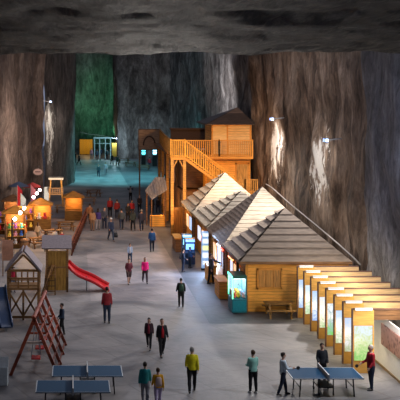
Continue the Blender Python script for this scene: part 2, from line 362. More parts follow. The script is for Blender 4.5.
light('salt_wash_left', 'SPOT', LAMP3 + Vector((1.6, -.6, -.2)), 1700, (1, .9, .8), (-2.4, 118.6, 6.6), .15, spot=74, blend=.9)

# ------------------------------------------------------------------ shingled timber houses on the right
def pyramid_roof(x0, x1, y0, y1, ze, apex, n=9, lip=.13, n_side=None, sides=(0, 1, 2, 3)):
    mb = MB(); A = Vector(apex); c = [Vector((x0, y0, ze)), Vector((x1, y0, ze)), Vector((x1, y1, ze)), Vector((x0, y1, ze))]
    nf = n
    for i in sides:
        n = n_side if (n_side and i == 3) else nf
        a, b = c[i], c[(i+1) % 4]; nr = (b-a).cross(A-a).normalized()
        for k in range(n):
            t0, t1 = k/n, min(1, (k+1.15)/n); o = nr*((.15 if n_side else lip) if i == 3 else lip*.28)
            p0, p1 = a.lerp(A, t0), b.lerp(A, t0); q1, q0 = b.lerp(A, t1), a.lerp(A, t1)
            mb.face([p0+o, p1+o, q1+o*.15, q0+o*.15]); mb.face([p0-nr*.04, p1-nr*.04, p1+o, p0+o])
        mb.face([a, b, A - Vector((0, 0, .25))])
    mb.face([c[3]-Vector((0,0,.02)), c[2]-Vector((0,0,.02)), c[1]-Vector((0,0,.02)), c[0]-Vector((0,0,.02))])
    return mb
EX0, EX1, ZE = 8.82, 14.75, 2.72
def house(label, y0, y1, apex_z, roofmat, n, n_side, plain_side=False):
    t = thing('timber_house', label, 'house', (0, 0, 0))
    MB().box(9.2, 14.6, y0+.42, y1-.05, 0, ZE-.02).build('wall', M_PINE, t)
    ap = ((EX0+EX1)/2, (y0+y1)/2, apex_z)
    pyramid_roof(EX0, EX1, y0, y1, ZE, ap, n, .13, n_side, (0, 1, 2) if plain_side else (0, 1, 2, 3)).build('roof', roofmat, t)
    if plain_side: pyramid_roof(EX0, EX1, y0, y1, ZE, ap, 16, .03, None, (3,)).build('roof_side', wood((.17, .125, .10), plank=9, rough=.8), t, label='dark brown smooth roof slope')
    fb = MB(); fb.box(EX0, EX1, y0-.02, y0+.05, ZE-.12, ZE+.02); fb.box(EX0-.02, EX0+.05, y0, y1, ZE-.12, ZE+.02); fb.build('fascia', M_BROWN, t)
    return t
hA = house('nearest shingled timber house, beside the claw machine and exhibit partitions', 52.8, 58.5, 5.24, M_SHING_SHADED, 8, 7)
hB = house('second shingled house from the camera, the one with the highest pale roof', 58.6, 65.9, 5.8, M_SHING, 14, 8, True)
hC = house('third shingled house, low roof wedged between two taller pale roofs', 66.0, 74.0, 4.77, M_SHING, 10, 7)
hD = house('farthest shingled house with a pale roof, in front of the wooden staircase', 74.1, 81.0, 5.46, M_SHING, 14, 7)
# front of the nearest house: shuttered window, corner posts, boards
fw = MB(); x0, x1 = 9.78, 11.12
for xa, xb, za, zb in ((x0, x1, 2.22, 2.32), (x0, x1, 1.22, 1.32), (x0, x0+.08, 1.22, 2.32), (x1-.08, x1, 1.22, 2.32)): fw.box(xa, xb, 53.12, 53.24, za, zb)
wf = fw.build('window_frame', M_AMBER, hA)
for k in range(3): MB().box(x0+.1+k*.39, x0+.1+k*.39+.36, 53.16, 53.24, 1.33, 2.21).build('shutter', M_PINE_V, wf)
for xx in (9.16, 14.5): MB().box(xx, xx+.14, 53.12, 53.3, 0, ZE-.05).build('corner_post', M_AMBER, hA)
# side fronts along the walkway
for hh, ya, yb in ((hA, 54.6, 58.2), (hB, 59.4, 65.4), (hC, 66.6, 73.6), (hD, 74.8, 80.6)):
    n = 3
    for k in range(n):
        yy = ya + (yb-ya)*k/n; L_ = (yb-ya)/n*.72
        m_ = MB(); m_.box(9.12, 9.24, yy, yy+L_, .95, 2.1); f = m_.build('window_frame', M_AMBER, hh)
        MB().box(9.08, 9.13, yy+.1, yy+L_-.1, 1.05, 2.0).build('pane', glow([(.35, .6, 1), (1, .55, .25), (.7, .8, 1)][(k + int(ya)) % 3], .9), f)
    MB().box(8.86, 9.0, yb-.1, yb+.05, 0, ZE-.12).build('porch_post', M_BROWN, hh)
    MB().box(8.86, 9.0, ya-.4, ya-.26, 0, ZE-.12).build('porch_post', M_BROWN, hh)

def tube_lamp(a, b, mat, label, name='tube_lamp'):
    a = Vector(a); b = Vector(b); t = thing(name, label, 'lamp', a)
    MB().tube([(0, 0, 0), b-a], .05).build('tube', mat, t, True)
    MB().bar(Vector((.0, 0, .07)), (b-a)+Vector((0, 0, .07)), .06).build('holder', M_STEEL, t)
tube_lamp((8.75, 60.6, 2.5), (8.75, 59.6, 2.5), glow((.8, .88, 1), 14), 'white fluorescent tube under the eave of the second shingled house')
tube_lamp((8.78, 59.5, 2.48), (8.78, 58.7, 2.42), glow((1, .06, .03), 8), 'red neon tube under the eave beside the white fluorescent tube', 'neon_tube')
tube_lamp((8.78, 56.4, 2.45), (8.78, 55.0, 2.45), glow((1, .25, .08), 5), 'orange red neon tube under the eave behind the claw machine', 'neon_tube')

# lit banner and walkway furniture below the eaves
def banner():
    t = thing('banner_stand', 'tall blue and white lit banner standing at the corner of the third shingled house', 'sign', (8.72, 65.75, 0))
    MB().box(-.3, .3, -.06, .06, 0, .12).build('base', M_BLACK, t)
    MB().box(-.27, .27, -.05, .05, .12, 2.55).build('panel', glow((.06, .25, .55), .9), t)
    for k, (z, h) in enumerate(((2.2, .22), (1.75, .3), (1.3, .3), (.8, .34), (.35, .25))):
        MB().box(-.2, .2, -.065, -.05, z, z+h).build('picture', glow((.8, .9, 1) if k != 2 else (.9, .9, .3), 1.0), t)
banner()
def counter(loc, label, L=1.6, col=M_PINE):
    t = thing('wooden_counter', label, 'counter', loc)
    MB().box(-.25, .25, 0, L, 0, .95).build('body', col, t); MB().box(-.32, .32, -.06, L+.06, .95, 1.02).build('worktop', M_AMBER, t)
    return t
counter((8.55, 61.4, 0), 'wooden counter behind the man in black, below the white tube lamp')
counter((8.5, 56.4, 0), 'wooden counter directly behind the claw machine', 1.8)
def display(loc, label, screen, body, hgt=1.7):
    t = thing('arcade_cabinet', label, 'arcade cabinet', loc)
    b = MB(); prof = [(-.35, 0), (.35, 0), (.35, hgt), (-.22, hgt), (-.35, hgt-.25), (-.2, hgt-.75), (-.42, hgt-.9), (-.42, hgt-1.05), (-.35, hgt-1.1)]
    for s in (-.34, .34):
        b.face([(s, y, z) for y, z in (prof if s < 0 else prof[::-1])])
    for (a, c) in zip(prof, prof[1:]+prof[:1]): b.face([(-.34, *a), (.34, *a), (.34, *c), (-.34, *c)])
    b.build('body', body, t)
    MB().face([(-.28, -.345, hgt-.3), (.28, -.345, hgt-.3), (.28, -.225, hgt-.71), (-.28, -.225, hgt-.71)]).build('screen', screen, t)
    MB().box(-.3, .3, -.37, -.2, hgt-.18, hgt-.03).build('marquee', screen, t)
    for s in (-.12, .12): MB().tube([(s, -.33, hgt-.84), (s, -.35, hgt-.74)], .02).build('joystick', M_BLACK, t)
    return t
for k, (x, y, sc_) in enumerate(((7.95, 68.2, glow((.15, .4, 1), 2.2)), (8.0, 70.4, glow((.2, .6, 1), 2)))):
    display((x, y, 0), ['blue lit amusement cabinet beside the blue banner', 'second blue amusement cabinet, behind the one by the blue banner'][k], sc_, plain((.04, .09, .2), .4))
counter((7.75, 73.0, 0), 'low wooden counter beyond the blue amusement cabinets', 2.4, M_BROWN)
light('panel_fill', 'POINT', (7.9, 80.2, 2.4), 70, (1, .6, .25), size=.1)  # added point light, warms the ground floor panel; no fixture here
light('walkway_blue', 'AREA', (8.3, 64, 2.4), 330, (.45, .65, 1), (4.5, 60, 0), .3, 6)
light('walkway_warm', 'AREA', (8.5, 71, 2.3), 90, (1, .55, .25), (6, 70, 0), .3, 5)

# claw machine
def claw_machine():
    t = thing('claw_machine', 'teal claw machine full of toys at the corner of the nearest timber house', 'claw machine', (8.78, 53.1-.1, 0))
    teal = plain((.012, .16, .22), .35); w_, d_ = .39, .72
    MB().box(-w_, w_, -.3, d_*2-.3, .06, .78).build('cabinet', teal, t, bevel=.02)
    MB().box(-w_+.06, w_-.06, -.315, -.29, .15, .68).build('front_panel', plain((.01, .22, .30), .3), t)
    for sx in (-1, 1):
        for yy in (-.26, d_*2-.34): MB().box(sx*(w_-.03)-.03, sx*(w_-.03)+.03, yy-.03, yy+.03, .78, 1.9).build('corner_post', teal if sx > 0 else glow((.1, 1, .45), 1.6), t)
    MB().box(-w_, w_, -.3, d_*2-.3, 1.86, 2.02).build('canopy', plain((.02, .12, .1), .4), t, bevel=.02)
    MB().box(-w_-.02, -w_+.03, -.3, d_*2-.3, 1.88, 2.0).build('light_strip', glow((.12, 1, .7), 2.2), t)
    MB().box(-.3, .3, -.22, d_*2-.42, 1.83, 1.86).build('inner_lamp', glow((.9, .97, 1), 2.5), t)
    g = glass_mat('machine_glass', (.9, 1, 1))
    MB().box(-w_+.05, w_-.05, -.275, -.265, .8, 1.85).build('glass_pane', g, t)
    MB().box(-w_+.015, -w_+.025, -.22, d_*2-.4, .8, 1.85).build('glass_pane', g, t)
    MB().box(w_-.05, w_-.03, -.22, d_*2-.4, .8, 1.85).build('side_board', plain((.35, .6, .68), .4), t)
    MB().box(-w_+.03, w_-.03, d_*2-.36, d_*2-.34, .8, 1.85).build('back_board', plain((.4, .65, .72), .4), t)
    cl = MB(); cl.tube([(0, .1, 1.84), (0, .1, 1.5)], .012).tube([(0, .1, 1.54), (0, .1, 1.46)], .05)
    for k in range(3):
        a = k*2.094; cl.tube([(0, .1, 1.48), (.1*math.cos(a), .1+.1*math.sin(a), 1.4), (.05*math.cos(a), .1+.05*math.sin(a), 1.3)], .012)
    cl.build('claw', M_STEEL, t)
    cols = [(.8, .15, .12), (.85, .7, .1), (.9, .5, .55), (.85, .8, .7), (.85, .35, .08), (.2, .5, .8)]
    for k in range(18):
        x = -.24 + (k % 3)*.23 + random.uniform(-.03, .03); y = -.14 + (k//3)*.22
        c = cols[k % 6]; z = .8 + (.12 if k % 2 else .1)
        q = MB(); q.ball((x, y, z), .1, seg=10).ball((x, y-.02, z+.13), .075, seg=10).ball((x-.055, y, z+.2), .03, seg=6).ball((x+.055, y, z+.2), .03, seg=6)
        o = q.build('plush_toy', plain(c, .9), None, True); o.location = (8.78, 53.0, 0)
        cn = ['red', 'yellow', 'pink', 'cream', 'orange', 'blue'][k % 6]
        tag(o, f'small {cn} plush toy inside the teal claw machine', 'toy', f'{cn} toys in the claw machine')
claw_machine()
light('claw_lamp', 'AREA', (8.78, 53.4, 1.82), 14, (.85, .97, 1), (8.78, 53.4, 0), .5, 1)

def picnic_table(loc, label, rz=0, L=1.5, mat=None):
    mat = mat or M_OLDWOOD_P
    t = thing('picnic_table', label, 'table', loc, rz)
    tp = MB()
    for k in range(4): tp.box(-L/2, L/2, -.36+k*.18, -.36+k*.18+.165, .70, .75)
    tp.build('tabletop', mat, t)
    for s in (-1, 1):
        b = MB()
        for k in range(2): b.box(-L/2, L/2, s*.68-.15+k*.15, s*.68-.15+k*.15+.14, .42, .46)
        b.build('bench', mat, t)
        for e in (-1, 1): MB().bar((e*L*.36, s*.6, 0), (e*L*.36, s*.25, .7), .09).build('leg', mat, t)
    for e in (-1, 1): MB().bar((e*L*.36, -.78, .38), (e*L*.36, .78, .38), .07).build('crossbar', mat, t)
    return t
picnic_table((10.72, 52.1, 0), 'wooden picnic table against the shuttered wall of the nearest timber house', 0, 1.5, wood((.7, .38, .12), plank=9))

# ------------------------------------------------------------------ tall timber building with the staircase
def rail(mb, a, b, h, post=.1, gap=.16):
    a = Vector(a); b = Vector(b); up = Vector((0, 0, h)); n = max(2, int((b-a).length/gap))
    mb.bar(a+up, b+up, .1, .08); mb.bar(a+Vector((0, 0, .12)), b+Vector((0, 0, .12)), .07, .06)
    for i in range(n+1):
        p = a.lerp(b, i/n); wdt = post if i in (0, n) else .075
        mb.bar(p, p+up*(1.06 if i in (0, n) else 1), wdt, wdt if i in (0, n) else .03)
    return mb
M_BRIGHT = wood((.80, .37, .05), plank=9, dark=.75)
bt = thing('stair_building', 'tall timber building with balcony and outside staircase behind the shingled houses', 'building', (0, 0, 0))
FY = 84.0; Z1, Z2 = 3.45, 6.38
MB().box(11.2, 14.9, FY, 92, Z1, Z2).build('wall', M_PINE, bt)
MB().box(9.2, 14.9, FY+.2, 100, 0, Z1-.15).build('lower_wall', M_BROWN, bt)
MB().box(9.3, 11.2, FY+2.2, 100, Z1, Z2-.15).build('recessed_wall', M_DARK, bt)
MB().box(11.75, 15.05, FY+.3, 89, Z2+.1, 9.0).build('hut_wall', wood((.80, .50, .2), plank=.22, dark=.75), bt)
MB().box(11.72, 13.0, FY+.24, FY+.32, Z2+.1, 8.75).build('hut_door', wood((.82, .55, .24), plank=9, dark=.8), bt)
tr = MB()
for xx in (11.72, 13.0, 14.95): tr.box(xx-.06, xx+.06, FY+.2, FY+.34, Z2, 9.0)
tr.box(11.66, 15.05, FY+.2, FY+.34, 8.85, 9.0); tr.build('hut_trim', M_AMBER, bt)
pyramid_roof(11.05, 15.15, FY-.9, 89.6, 9.0, (14.15, FY+1.9, 10.4), 1, .05).build('hut_roof', wood((.16, .115, .09), plank=9), bt)
MB().box(9.15, 14.85, 82.42, FY+.3, Z2-.2, Z2).build('balcony_floor', M_AMBER, bt)
MB().box(7.95, 9.15, 81.35, FY+.3, Z2-.2, Z2).build('landing_floor', M_AMBER, bt)
MB().box(8.45, 11.75, FY+.3, 104, Z2-.22, Z2).build('deck', M_BROWN, bt)
MB().box(12.9, 15.05, 81.3, FY, Z1-.2, Z1).build('lower_balcony_floor', M_AMBER, bt)
rail(MB(), (9.15, 82.46, Z2), (12.05, 82.46, Z2), 1.32).build('railing', M_AMBER, bt)
rail(MB(), (12.05, 82.46, Z2), (14.8, 82.46, Z2), 1.32).build('railing', M_AMBER, bt)
rail(MB(), (7.97, 81.4, Z2), (9.1, 81.4, Z2), 1.4).build('railing', M_BRIGHT, bt)
rail(MB(), (7.97, 81.5, Z2), (8.45, 92.5, Z2), 1.4, gap=.3).build('railing', M_PINE_PLAIN, bt)
rail(MB(), (8.45, 92.5, Z2), (9.05, 104, Z2), 1.4, gap=.3).build('railing', M_PINE_PLAIN, bt)
rail(MB(), (14.0, 81.4, Z1), (15.0, 81.4, Z1), 1.1).build('railing', M_PINE_PLAIN, bt)
rail(MB(), (13.4, 81.4, Z1), (14.0, 81.4, Z1), 1.1).build('railing', M_PINE_PLAIN, bt)
for x, y in ((8.08, 81.5), (9.08, 81.5), (8.6, 91), (8.7, 97), (8.9, 103)):
    MB().box(x-.12, x+.12, y-.12, y+.12, 0, Z2-.2).build('post', M_PINE_PLAIN, bt)
for x, s in ((8.08, 1), (9.08, -1)):
    MB().bar((x, 81.5, Z2-1.0), (x+s*.4, 81.5, Z2-.25), .09).build('brace', M_PINE_PLAIN, bt)
sa, sb_ = Vector((9.15, 0, Z2)), Vector((13.15, 0, Z1))
for yy in (81.35, 82.35):
    MB().bar(sa+Vector((0, yy, -.12)), sb_+Vector((0, yy, -.12)), .07, .2).build('stringer', M_AMBER, bt)
st = MB(); n = 15
for k in range(n):
    p = sa.lerp(sb_, (k+.6)/n); st.box(p.x-.14, p.x+.14, 81.35, 82.35, p.z-.08, p.z-.03)
st.build('treads', M_AMBER, bt)
rail(MB(), sa+Vector((0, 81.35, .05)), sb_+Vector((0, 81.35, .05)), 1.3, gap=.22).build('stair_railing', M_BRIGHT, bt)
rail(MB(), sa+Vector((0, 82.35, .05)), sb_+Vector((0, 82.35, .05)), 1.0, gap=.4).build('stair_railing', M_BROWN, bt)
dr = MB(); dr.box(13.72, 14.7, FY-.06, FY, Z1, 5.65); d_ = dr.build('door', wood((.62, .33, .08), axis='X', plank=.25), bt)
df = MB(); df.box(13.62, 13.74, FY-.1, FY+.02, Z1, 5.75).box(14.68, 14.8, FY-.1, FY+.02, Z1, 5.75).box(13.62, 14.8, FY-.1, FY+.02, 5.63, 5.76); df.build('door_frame', M_AMBER, d_)
MB().box(8.05, 9.05, 81.75, 82.0, 0, 2.25).build('ground_floor_panel', wood((.42, .17, .04), axis='X', plank=.2), bt)
MB().box(9.3, 12.6, 95, 95.4, Z2, 8.15).build('dark_wall', M_DARKP, bt)
MB().box(9.2, 12.8, 94.6, 95.6, 8.15, 8.27).build('dark_wall_cap', M_DARK, bt)
for k, yy in enumerate((89.5, 94.2, 98.8)):
    MB().box(9.0, 9.12, yy, yy+2.6, 3.6, 5.9).build('side_board', [plain((.5, .33, .28)), plain((.6, .45, .4)), plain((.5, .36, .3))][k], bt)
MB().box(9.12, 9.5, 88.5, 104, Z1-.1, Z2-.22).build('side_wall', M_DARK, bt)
# board with an arch beside the far end of the deck
bd = thing('arch_board', 'brown board with a dark arch, raised on posts beside the far end of the deck', 'board', (8.0, 105, 0))
MB().box(-1.1, 1.1, -.06, .06, 5.65, 7.75).build('panel', wood((.40, .26, .17), plank=9), bd)
ar = MB(); pts = [(.62*math.cos(a), -.09, 6.1+.95*math.sin(a)) for a in [math.pi*k/12 for k in range(13)]]
ar.tube(pts, .07); ar.build('arch', M_DARKP, bd)
fr = MB(); fr.box(-1.14, 1.14, -.08, .08, 7.72, 7.8).box(-1.14, -1.06, -.08, .08, 5.6, 7.8).box(1.06, 1.14, -.08, .08, 5.6, 7.8).box(-1.14, 1.14, -.08, .08, 5.6, 5.68); fr.build('frame', M_BROWN, bd)
for x in (-1.0, 1.0): MB().box(x-.07, x+.07, .06, .2, 0, 7.7).build('post', M_BROWN, bd)
# lean-to kiosk on its left side
ks = thing('awning_kiosk', 'small kiosk with a tilted plank awning left of the tall timber building', 'kiosk', (7.3, 87.5, 0))
aw = [Vector(p) for p in ((.05, 1.5, 4.15), (.85, 1.1, 4.15), (.85, -.9, 3.3), (-.5, -1.2, 2.5), (-.95, .7, 3.0))]
q = MB(); q.face(aw); q.face([p-Vector((0, 0, .1)) for p in aw][::-1])
for a, b in zip(aw, aw[1:]+aw[:1]): q.face([a, a-Vector((0, 0, .1)), b-Vector((0, 0, .1)), b])
q.build('awning', wood((.46, .42, .40), axis='X', plank=.22, rough=.8), ks)
for x, y, h in ((-.5, -1.0, 2.5), (.75, -.8, 3.25), (-.8, .6, 2.95), (.75, 1.0, 4.0)): MB().box(x-.05, x+.05, y-.05, y+.05, 0, h).build('post', M_BROWN, ks)
MB().box(-.6, .7, -.6, -.1, 0, .95).build('counter', M_PINE, ks)
light('kiosk_lamp', 'POINT', (7.6, 87.2, 1.9), 90, (1, .5, .15), size=.1)
light('deck_lamp', 'POINT', (9.0, 83.0, 5.4), 160, (1, .6, .25), size=.15)

# cable on the rock above the roofs
cb = MB(); cb.tube([G(262, 184, 4.7)+Vector((.3, 0, 0)), (14.9, 74.5, 4.5), (15.0, 69, 3.95), (15.0, 62, 3.5), (15.0, 56.5, 3.1), (14.95, 53.2, 2.85), (14.9, 51.9, 2.75)], .05)
tag(cb.build('cable', plain((.2, .18, .17), .6), None, True), 'thick grey cable running along the right rock wall beside the shingled roofs', 'cable')

# ------------------------------------------------------------------ exhibit partitions
PLAB = ['farthest of the eight exhibit partitions, pale blue picture, against the timber house wall', 'seventh exhibit partition from the camera with a whitish picture',
        'sixth exhibit partition from the camera with a blue and white picture', 'fifth exhibit partition from the camera with a pale pinkish picture',
        'fourth exhibit partition from the camera with a vivid green picture', 'third exhibit partition from the camera with a pale picture',
        'second exhibit partition from the camera with a grey blue picture', 'nearest exhibit partition, green landscape picture behind the man in red']
for i in range(8):
    Y = 51.8 - i*1.457
    t = thing('exhibit_partition', PLAB[i], 'partition', (11.6, Y, 0))
    MB().box(0, .05, -.03, .09, 0, 2.68).build('post', plain((.11, .06, .05)), t)
    pw = MB(); pw.box(.05, .92, .0, .08, 0, .5).box(.05, .92, 0, .08, 2.0, 2.64).box(.05, .08, 0, .08, .5, 2.0).box(.88, .92, 0, .08, .5, 2.0); pw.build('wing_board', M_HONEY, t)
    lb = MB().box(.08, .88, .02, .07, .5, 2.0).build('lightbox', picture(i, .85), t)
    fr_ = MB()
    for a in ((.08, .88, .5, .52), (.08, .88, 1.98, 2.0), (.08, .095, .5, 2.0), (.865, .88, .5, 2.0)): fr_.box(a[0], a[1], -.01, .02, a[2], a[3])
    fr_.build('lightbox_frame', M_AMBER, lb)
    xe = 3.45 if i > 0 else 3.2
    MB().box(.92, xe, 0, .08, 2.22, 2.64).build('header', M_BEIGE if i < 7 else M_BROWN, t)  # nearest header: its shade is put into the brown wood
    MB().box(.07, xe, -.02, .1, 2.64, 2.685).build('cap', plain((.13, .065, .05)), t)
    lamp = MB().box(.1, .82, -.16, -.06, 2.66, 2.74).build('lamp_bar', M_WHITE, t)
    MB().box(.12, .8, -.155, -.075, 2.64, 2.66).build('lamp_tube', glow((1, .97, .92), 1.3), lamp)
    for x in (.2, .7): MB().box(x, x+.03, -.1, .04, 2.67, 2.7).build('lamp_arm', M_STEEL, lamp)
    light('header_fill', 'AREA', (13.3, Y-1.35, 3.5), 30 if i < 7 else 5, (1, .85, .6), (13.4, Y, 2.0), .3, 2.2)  # added area light above the corridor, stands in for the tubes on headers
    light('wing_fill', 'AREA', (12.0, Y-.95, 1.15), 16 if i < 7 else 7, (1, .80, .48), (12.0, Y, .2), .6, .3)  # added light floating before the wing board, brightens its lower part
# white board of the exhibit corridor with its map relief
wb = thing('corridor_board', 'long white board along the exhibit corridor behind the man in red', 'board', (13.14, 39.4, 0))
MB().box(0, .08, 0, 5.0, .02, 2.14).build('panel', plain((.74, .72, .70), .6, var=.05), wb)
MB().box(-.03, .11, 0, 5.0, 0, .1).build('plinth', M_BEIGE, wb)
mpo = MB().box(13.09, 13.13, 39.6, 42.5, 1.0, 1.88).build('relief_map', map_mat())
tag(mpo, 'red brown relief map mounted on the white corridor board', 'map')
light('corridor_fill', 'AREA', (12.5, 39.4, 3.2), 90, (1, .95, .9), (13.14, 41.2, .9), .6, 2)  # added area light with no fixture, whitens the corridor board

# ------------------------------------------------------------------ table tennis tables
def tt_table(loc, label, rz=0):
    t = thing('table_tennis_table', label, 'table tennis table', loc, rz)
    for s in (-1, 1):
        tb = MB().box(min(0, s*1.37)+(.008 if s > 0 else 0), max(0, s*1.37)-(.008 if s < 0 else 0), -.7625, .7625, .725, .76).build('tabletop', M_BLUETOP, t)
        ln = MB(); e = s*1.37
        ln.box(min(e, e-s*.03), max(e, e-s*.03), -.7625, .7625, .76, .763)
        for yy in (-.7625, .7425): ln.box(min(0, e), max(0, e), yy, yy+.02, .76, .763)
        ln.build('white_line', M_LINE, tb)
        for yy in (-.55, .55):
            MB().bar((s*1.05, yy, 0), (s*1.0, yy, .73), .045).build('leg', M_BLACK, t)
        MB().bar((s*1.03, -.55, .35), (s*1.03, .55, .35), .03).build('crossbar', M_BLACK, t)
    MB().box(-.012, .012, -.83, .83, .765, .915).build('net', M_NET, t)
    MB().box(-.02, .02, -.83, .83, .905, .925).build('net_tape', M_WHITE, t)
    for yy in (-.84, .84): MB().box(-.03, .03, yy-.02, yy+.02, .68, .93).build('net_post', M_STEEL, t)
    und = MB(); und.box(-.3, .3, -.45, .45, .3, .36)
    for x in (-.28, .28):
        for yy in (-.42, .42): und.bar((x, yy, .1), (x, yy, .73), .04)
    und.build('trolley', M_BLACK, t)
    for x in (-.28, .28):
        for yy in (-.42, .42): MB().tube([(x-.02, yy, .07), (x+.02, yy, .07)], .07, 10, (0, 1, 0)).build('wheel', M_BLACK, t)
    return t
tt_table((9.75, 38.95, 0), 'blue table tennis table on the right with four players around it')
tt_table((0.0, 37.2, 0), 'nearest blue table tennis table at the lower left, unused')
tt_table((.56, 39.25, 0), 'blue table tennis table just behind the nearest one at the lower left')

# ------------------------------------------------------------------ playground on the left
sw = thing('swing_set', 'red wooden A frame swing set left of the table tennis tables', 'swing', (-1.6, 41.3, 0))
yl = (0, 1.63, 3.26, 4.9); AH = 2.42
for y in yl:
    for s in (-1, 1):
        MB().bar((s*.98 + y*.06, y, 0), (y*.06 - s*.06, y, AH+.05), .15, .13).build('leg', M_REDWOOD, sw)
    MB().bar((-.42 + y*.06, y, 1.35), (.42 + y*.06, y, 1.35), .08).build('crossbar', plain((.5, .38, .33)) if y == 0 else M_REDWOOD, sw)
MB().tube([(-.02, -.25, AH), (.32, 5.2, AH)], .08, 10).build('ridge_beam', M_REDWOOD, sw)
for y in (.8, 2.45, 4.1):
    for s in (-1, 1):
        MB().bar((s*.2 + y*.06, y-.22, .55), (y*.06, y-.22, AH), .025).build('chain', M_STEEL, sw); MB().bar((s*.2 + y*.06, y+.22, .55), (y*.06, y+.22, AH), .025).build('chain', M_STEEL, sw)
    MB().box(-.2 + y*.06, .2 + y*.06, -.28+y, .28+y, .5, .56).build('swing_seat', M_SLIDE, sw, bevel=.02)
for k in range(5): MB().bar((.92-.17*k + 2.45*.06, 2.45, .12+.42*k), (.92-.17*k + 4.9*.06, 4.9, .12+.42*k), .06).build('rung', M_REDWOOD, sw)
for k in range(5): MB().bar((.92-.17*k, 0, .12+.42*k), (.92-.17*k + 2.45*.06, 2.45, .12+.42*k), .06).build('rung', M_REDWOOD, sw)

# climbing hut with gabled roof and X braces
ch = thing('climbing_hut', 'wooden climbing hut with a peaked roof and crossed braces at the left edge', 'play hut', (-2.55, 51.3, 0))
for x in (-.78, .78):
    for y in (0, 1.5): MB().box(x-.06, x+.06, y-.06, y+.06, 0, 2.6).build('post', M_OLDWOOD_P, ch)
MB().box(-.85, .85, -.08, 1.6, 1.55, 1.65).build('deck', M_OLDWOOD_P, ch)
for s in (-1, 1):
    MB().box(-.04, .04, -.25, 1.75, -.75, .6, Matrix.Translation((s*.44, 0, 3.1)) @ Matrix.Rotation(R(-s*40), 4, 'Y')).build('roof_slope', M_GREYROOF, ch)
    for xc in (-.38, .38): MB().bar((xc-.36, -.02, .25 if s > 0 else 1.45), (xc+.36, -.02, 1.45 if s > 0 else .25), .09).build('brace', M_OLDWOOD_P, ch)
    MB().bar((s*.78, 0, .1), (s*.78, 1.5, 1.5), .07).build('brace', M_OLDWOOD_P, ch)
MB().bar((-.8, 0, 2.55), (.8, 0, 2.55), .1).bar((-.75, 0, 2.6), (0, 0, 3.35), .1).bar((.75, 0, 2.6), (0, 0, 3.35), .1).build('gable_frame', M_OLDWOOD_P, ch)
rail(MB(), (-.78, -.02, 1.65), (.78, -.02, 1.65), .5, gap=.5).build('railing', M_OLDWOOD_P, ch)
rail(MB(), (-.78, 1.52, 1.65), (.78, 1.52, 1.65), .6, gap=.3).build('railing', M_OLDWOOD_P, ch)
MB().box(-.8, .8, -.06, .02, .1, .22).build('sill', M_OLDWOOD_P, ch); MB().box(-.05, .05, -.05, .05, 0, 1.6).build('middle_post', M_OLDWOOD_P, ch)
lad = MB(); lad.bar((.95, -.6, 0), (.86, -.02, 1.7), .06); lad.bar((.95, -1.0, 0), (.9, -.1, 1.7), .06)
MB().bar((.86, -1.9, 0), (.86, -.1, 1.65), .07).build('ramp_rail', M_OLDWOOD_P, ch)

# slide tower
tw = thing('slide_tower', 'plank play tower with a flat grey roof above the red slide', 'play tower', (-.93, 58.5, 0))
for x in (-.6, .6):
    for y in (0, 1.2): MB().box(x-.06, x+.06, y-.06, y+.06, 0, 2.6).build('post', M_OLDWOOD_P, tw)
MB().box(-.58, .58, -.03, .03, .1, 2.4).build('plank_wall', wood((.55, .30, .07), axis='X', plank=.17), tw)  # warm light on the planks is put into a brighter wood colour
MB().box(-.65, .65, -.05, 1.25, 1.4, 1.5).build('deck', M_OLDWOOD_P, tw)
MB().box(-.9, .85, -1.1, 0, -.04, .04, Matrix.Translation((0, .62, 3.22)) @ Matrix.Rotation(R(36), 4, 'X')).build('roof_slope', M_GREYROOF, tw)
MB().box(-.9, .85, 0, 1.1, -.04, .04, Matrix.Translation((0, .62, 3.22)) @ Matrix.Rotation(R(-36), 4, 'X')).build('roof_slope', M_GREYROOF, tw)
lad = MB(); lad.bar((-.75, -.9, 0), (-.62, -.05, 1.6), .07); lad.bar((-.1, -.9, 0), (-.1, -.05, 1.6), .07)
for k in range(5): lad.bar((-.72+.02*k, -.8+.16*k, .2+.28*k), (-.1, -.8+.16*k, .2+.28*k), .05)
lad.build('ladder', M_OLDWOOD_P, tw)
for k in range(2): MB().bar((-.78-.1*k, -.6-.5*k, 0), (-.2-.1*k, -.08, 1.6), .08).build('ramp_rail', M_OLDWOOD_P, tw)

def slide(loc, label, L, h, mat, rz=0, w_=.26, bank=0):
    t = thing('slide', label, 'slide', loc, rz); n = 18
    def prof(u): return h*(1-u)**1.15 *(1-.12*math.sin(u*math.pi*2)) + .22
    ps = [Vector((L*i/n, 0, prof(i/n))) for i in range(n+1)]
    b = MB(); N_ = Vector((0, -w_, -bank)); F_ = Vector((0, w_, 0))
    for a, c in zip(ps, ps[1:]):
        b.face([a+N_, c+N_, c+F_, a+F_])
        D_ = Vector((0, 0, -.05)); b.face([a+N_+D_, c+N_+D_, c+F_+D_, a+F_+D_])
    b.build('chute', mat, t, True)
    for s in (-1, 1):
        q = MB()
        q.tube([p+Vector((0, s*(w_+.03), .06 - (bank if s < 0 else 0))) for p in ps], [(.05, .13 if s > 0 or not bank else .08)]*(n+1), 10, (0, 1, 0))
        q.build('side_wall', mat, t, True)
    MB().bar((L*.93, 0, 0), (L*.93, 0, .22), .12).build('foot', M_STEEL, t)
    MB().bar((L*.45, 0, 0), (L*.45, 0, prof(.45)-.03), .07).build('support', M_STEEL, t)
slide((-.28, 58.9, 0), 'red plastic slide running down to the right from the plank play tower', 2.4, 1.4, M_SLIDE, 0, .4, .2)
slide((-3.75, 51.2, 0), 'blue plastic slide descending at the left edge beside the climbing hut', 2.4, 1.5, plain((.03, .07, .17), .4, spec=.4), -78)
bn = thing('white_bin', 'white plastic bin with a peaked lid at the left edge of the floor', 'bin', (-2.85, 40.0, 0))
MB().box(-.25, .25, -.22, .22, 0, .75).build('body', plain((.45, .5, .54), .5), bn, bevel=.03)
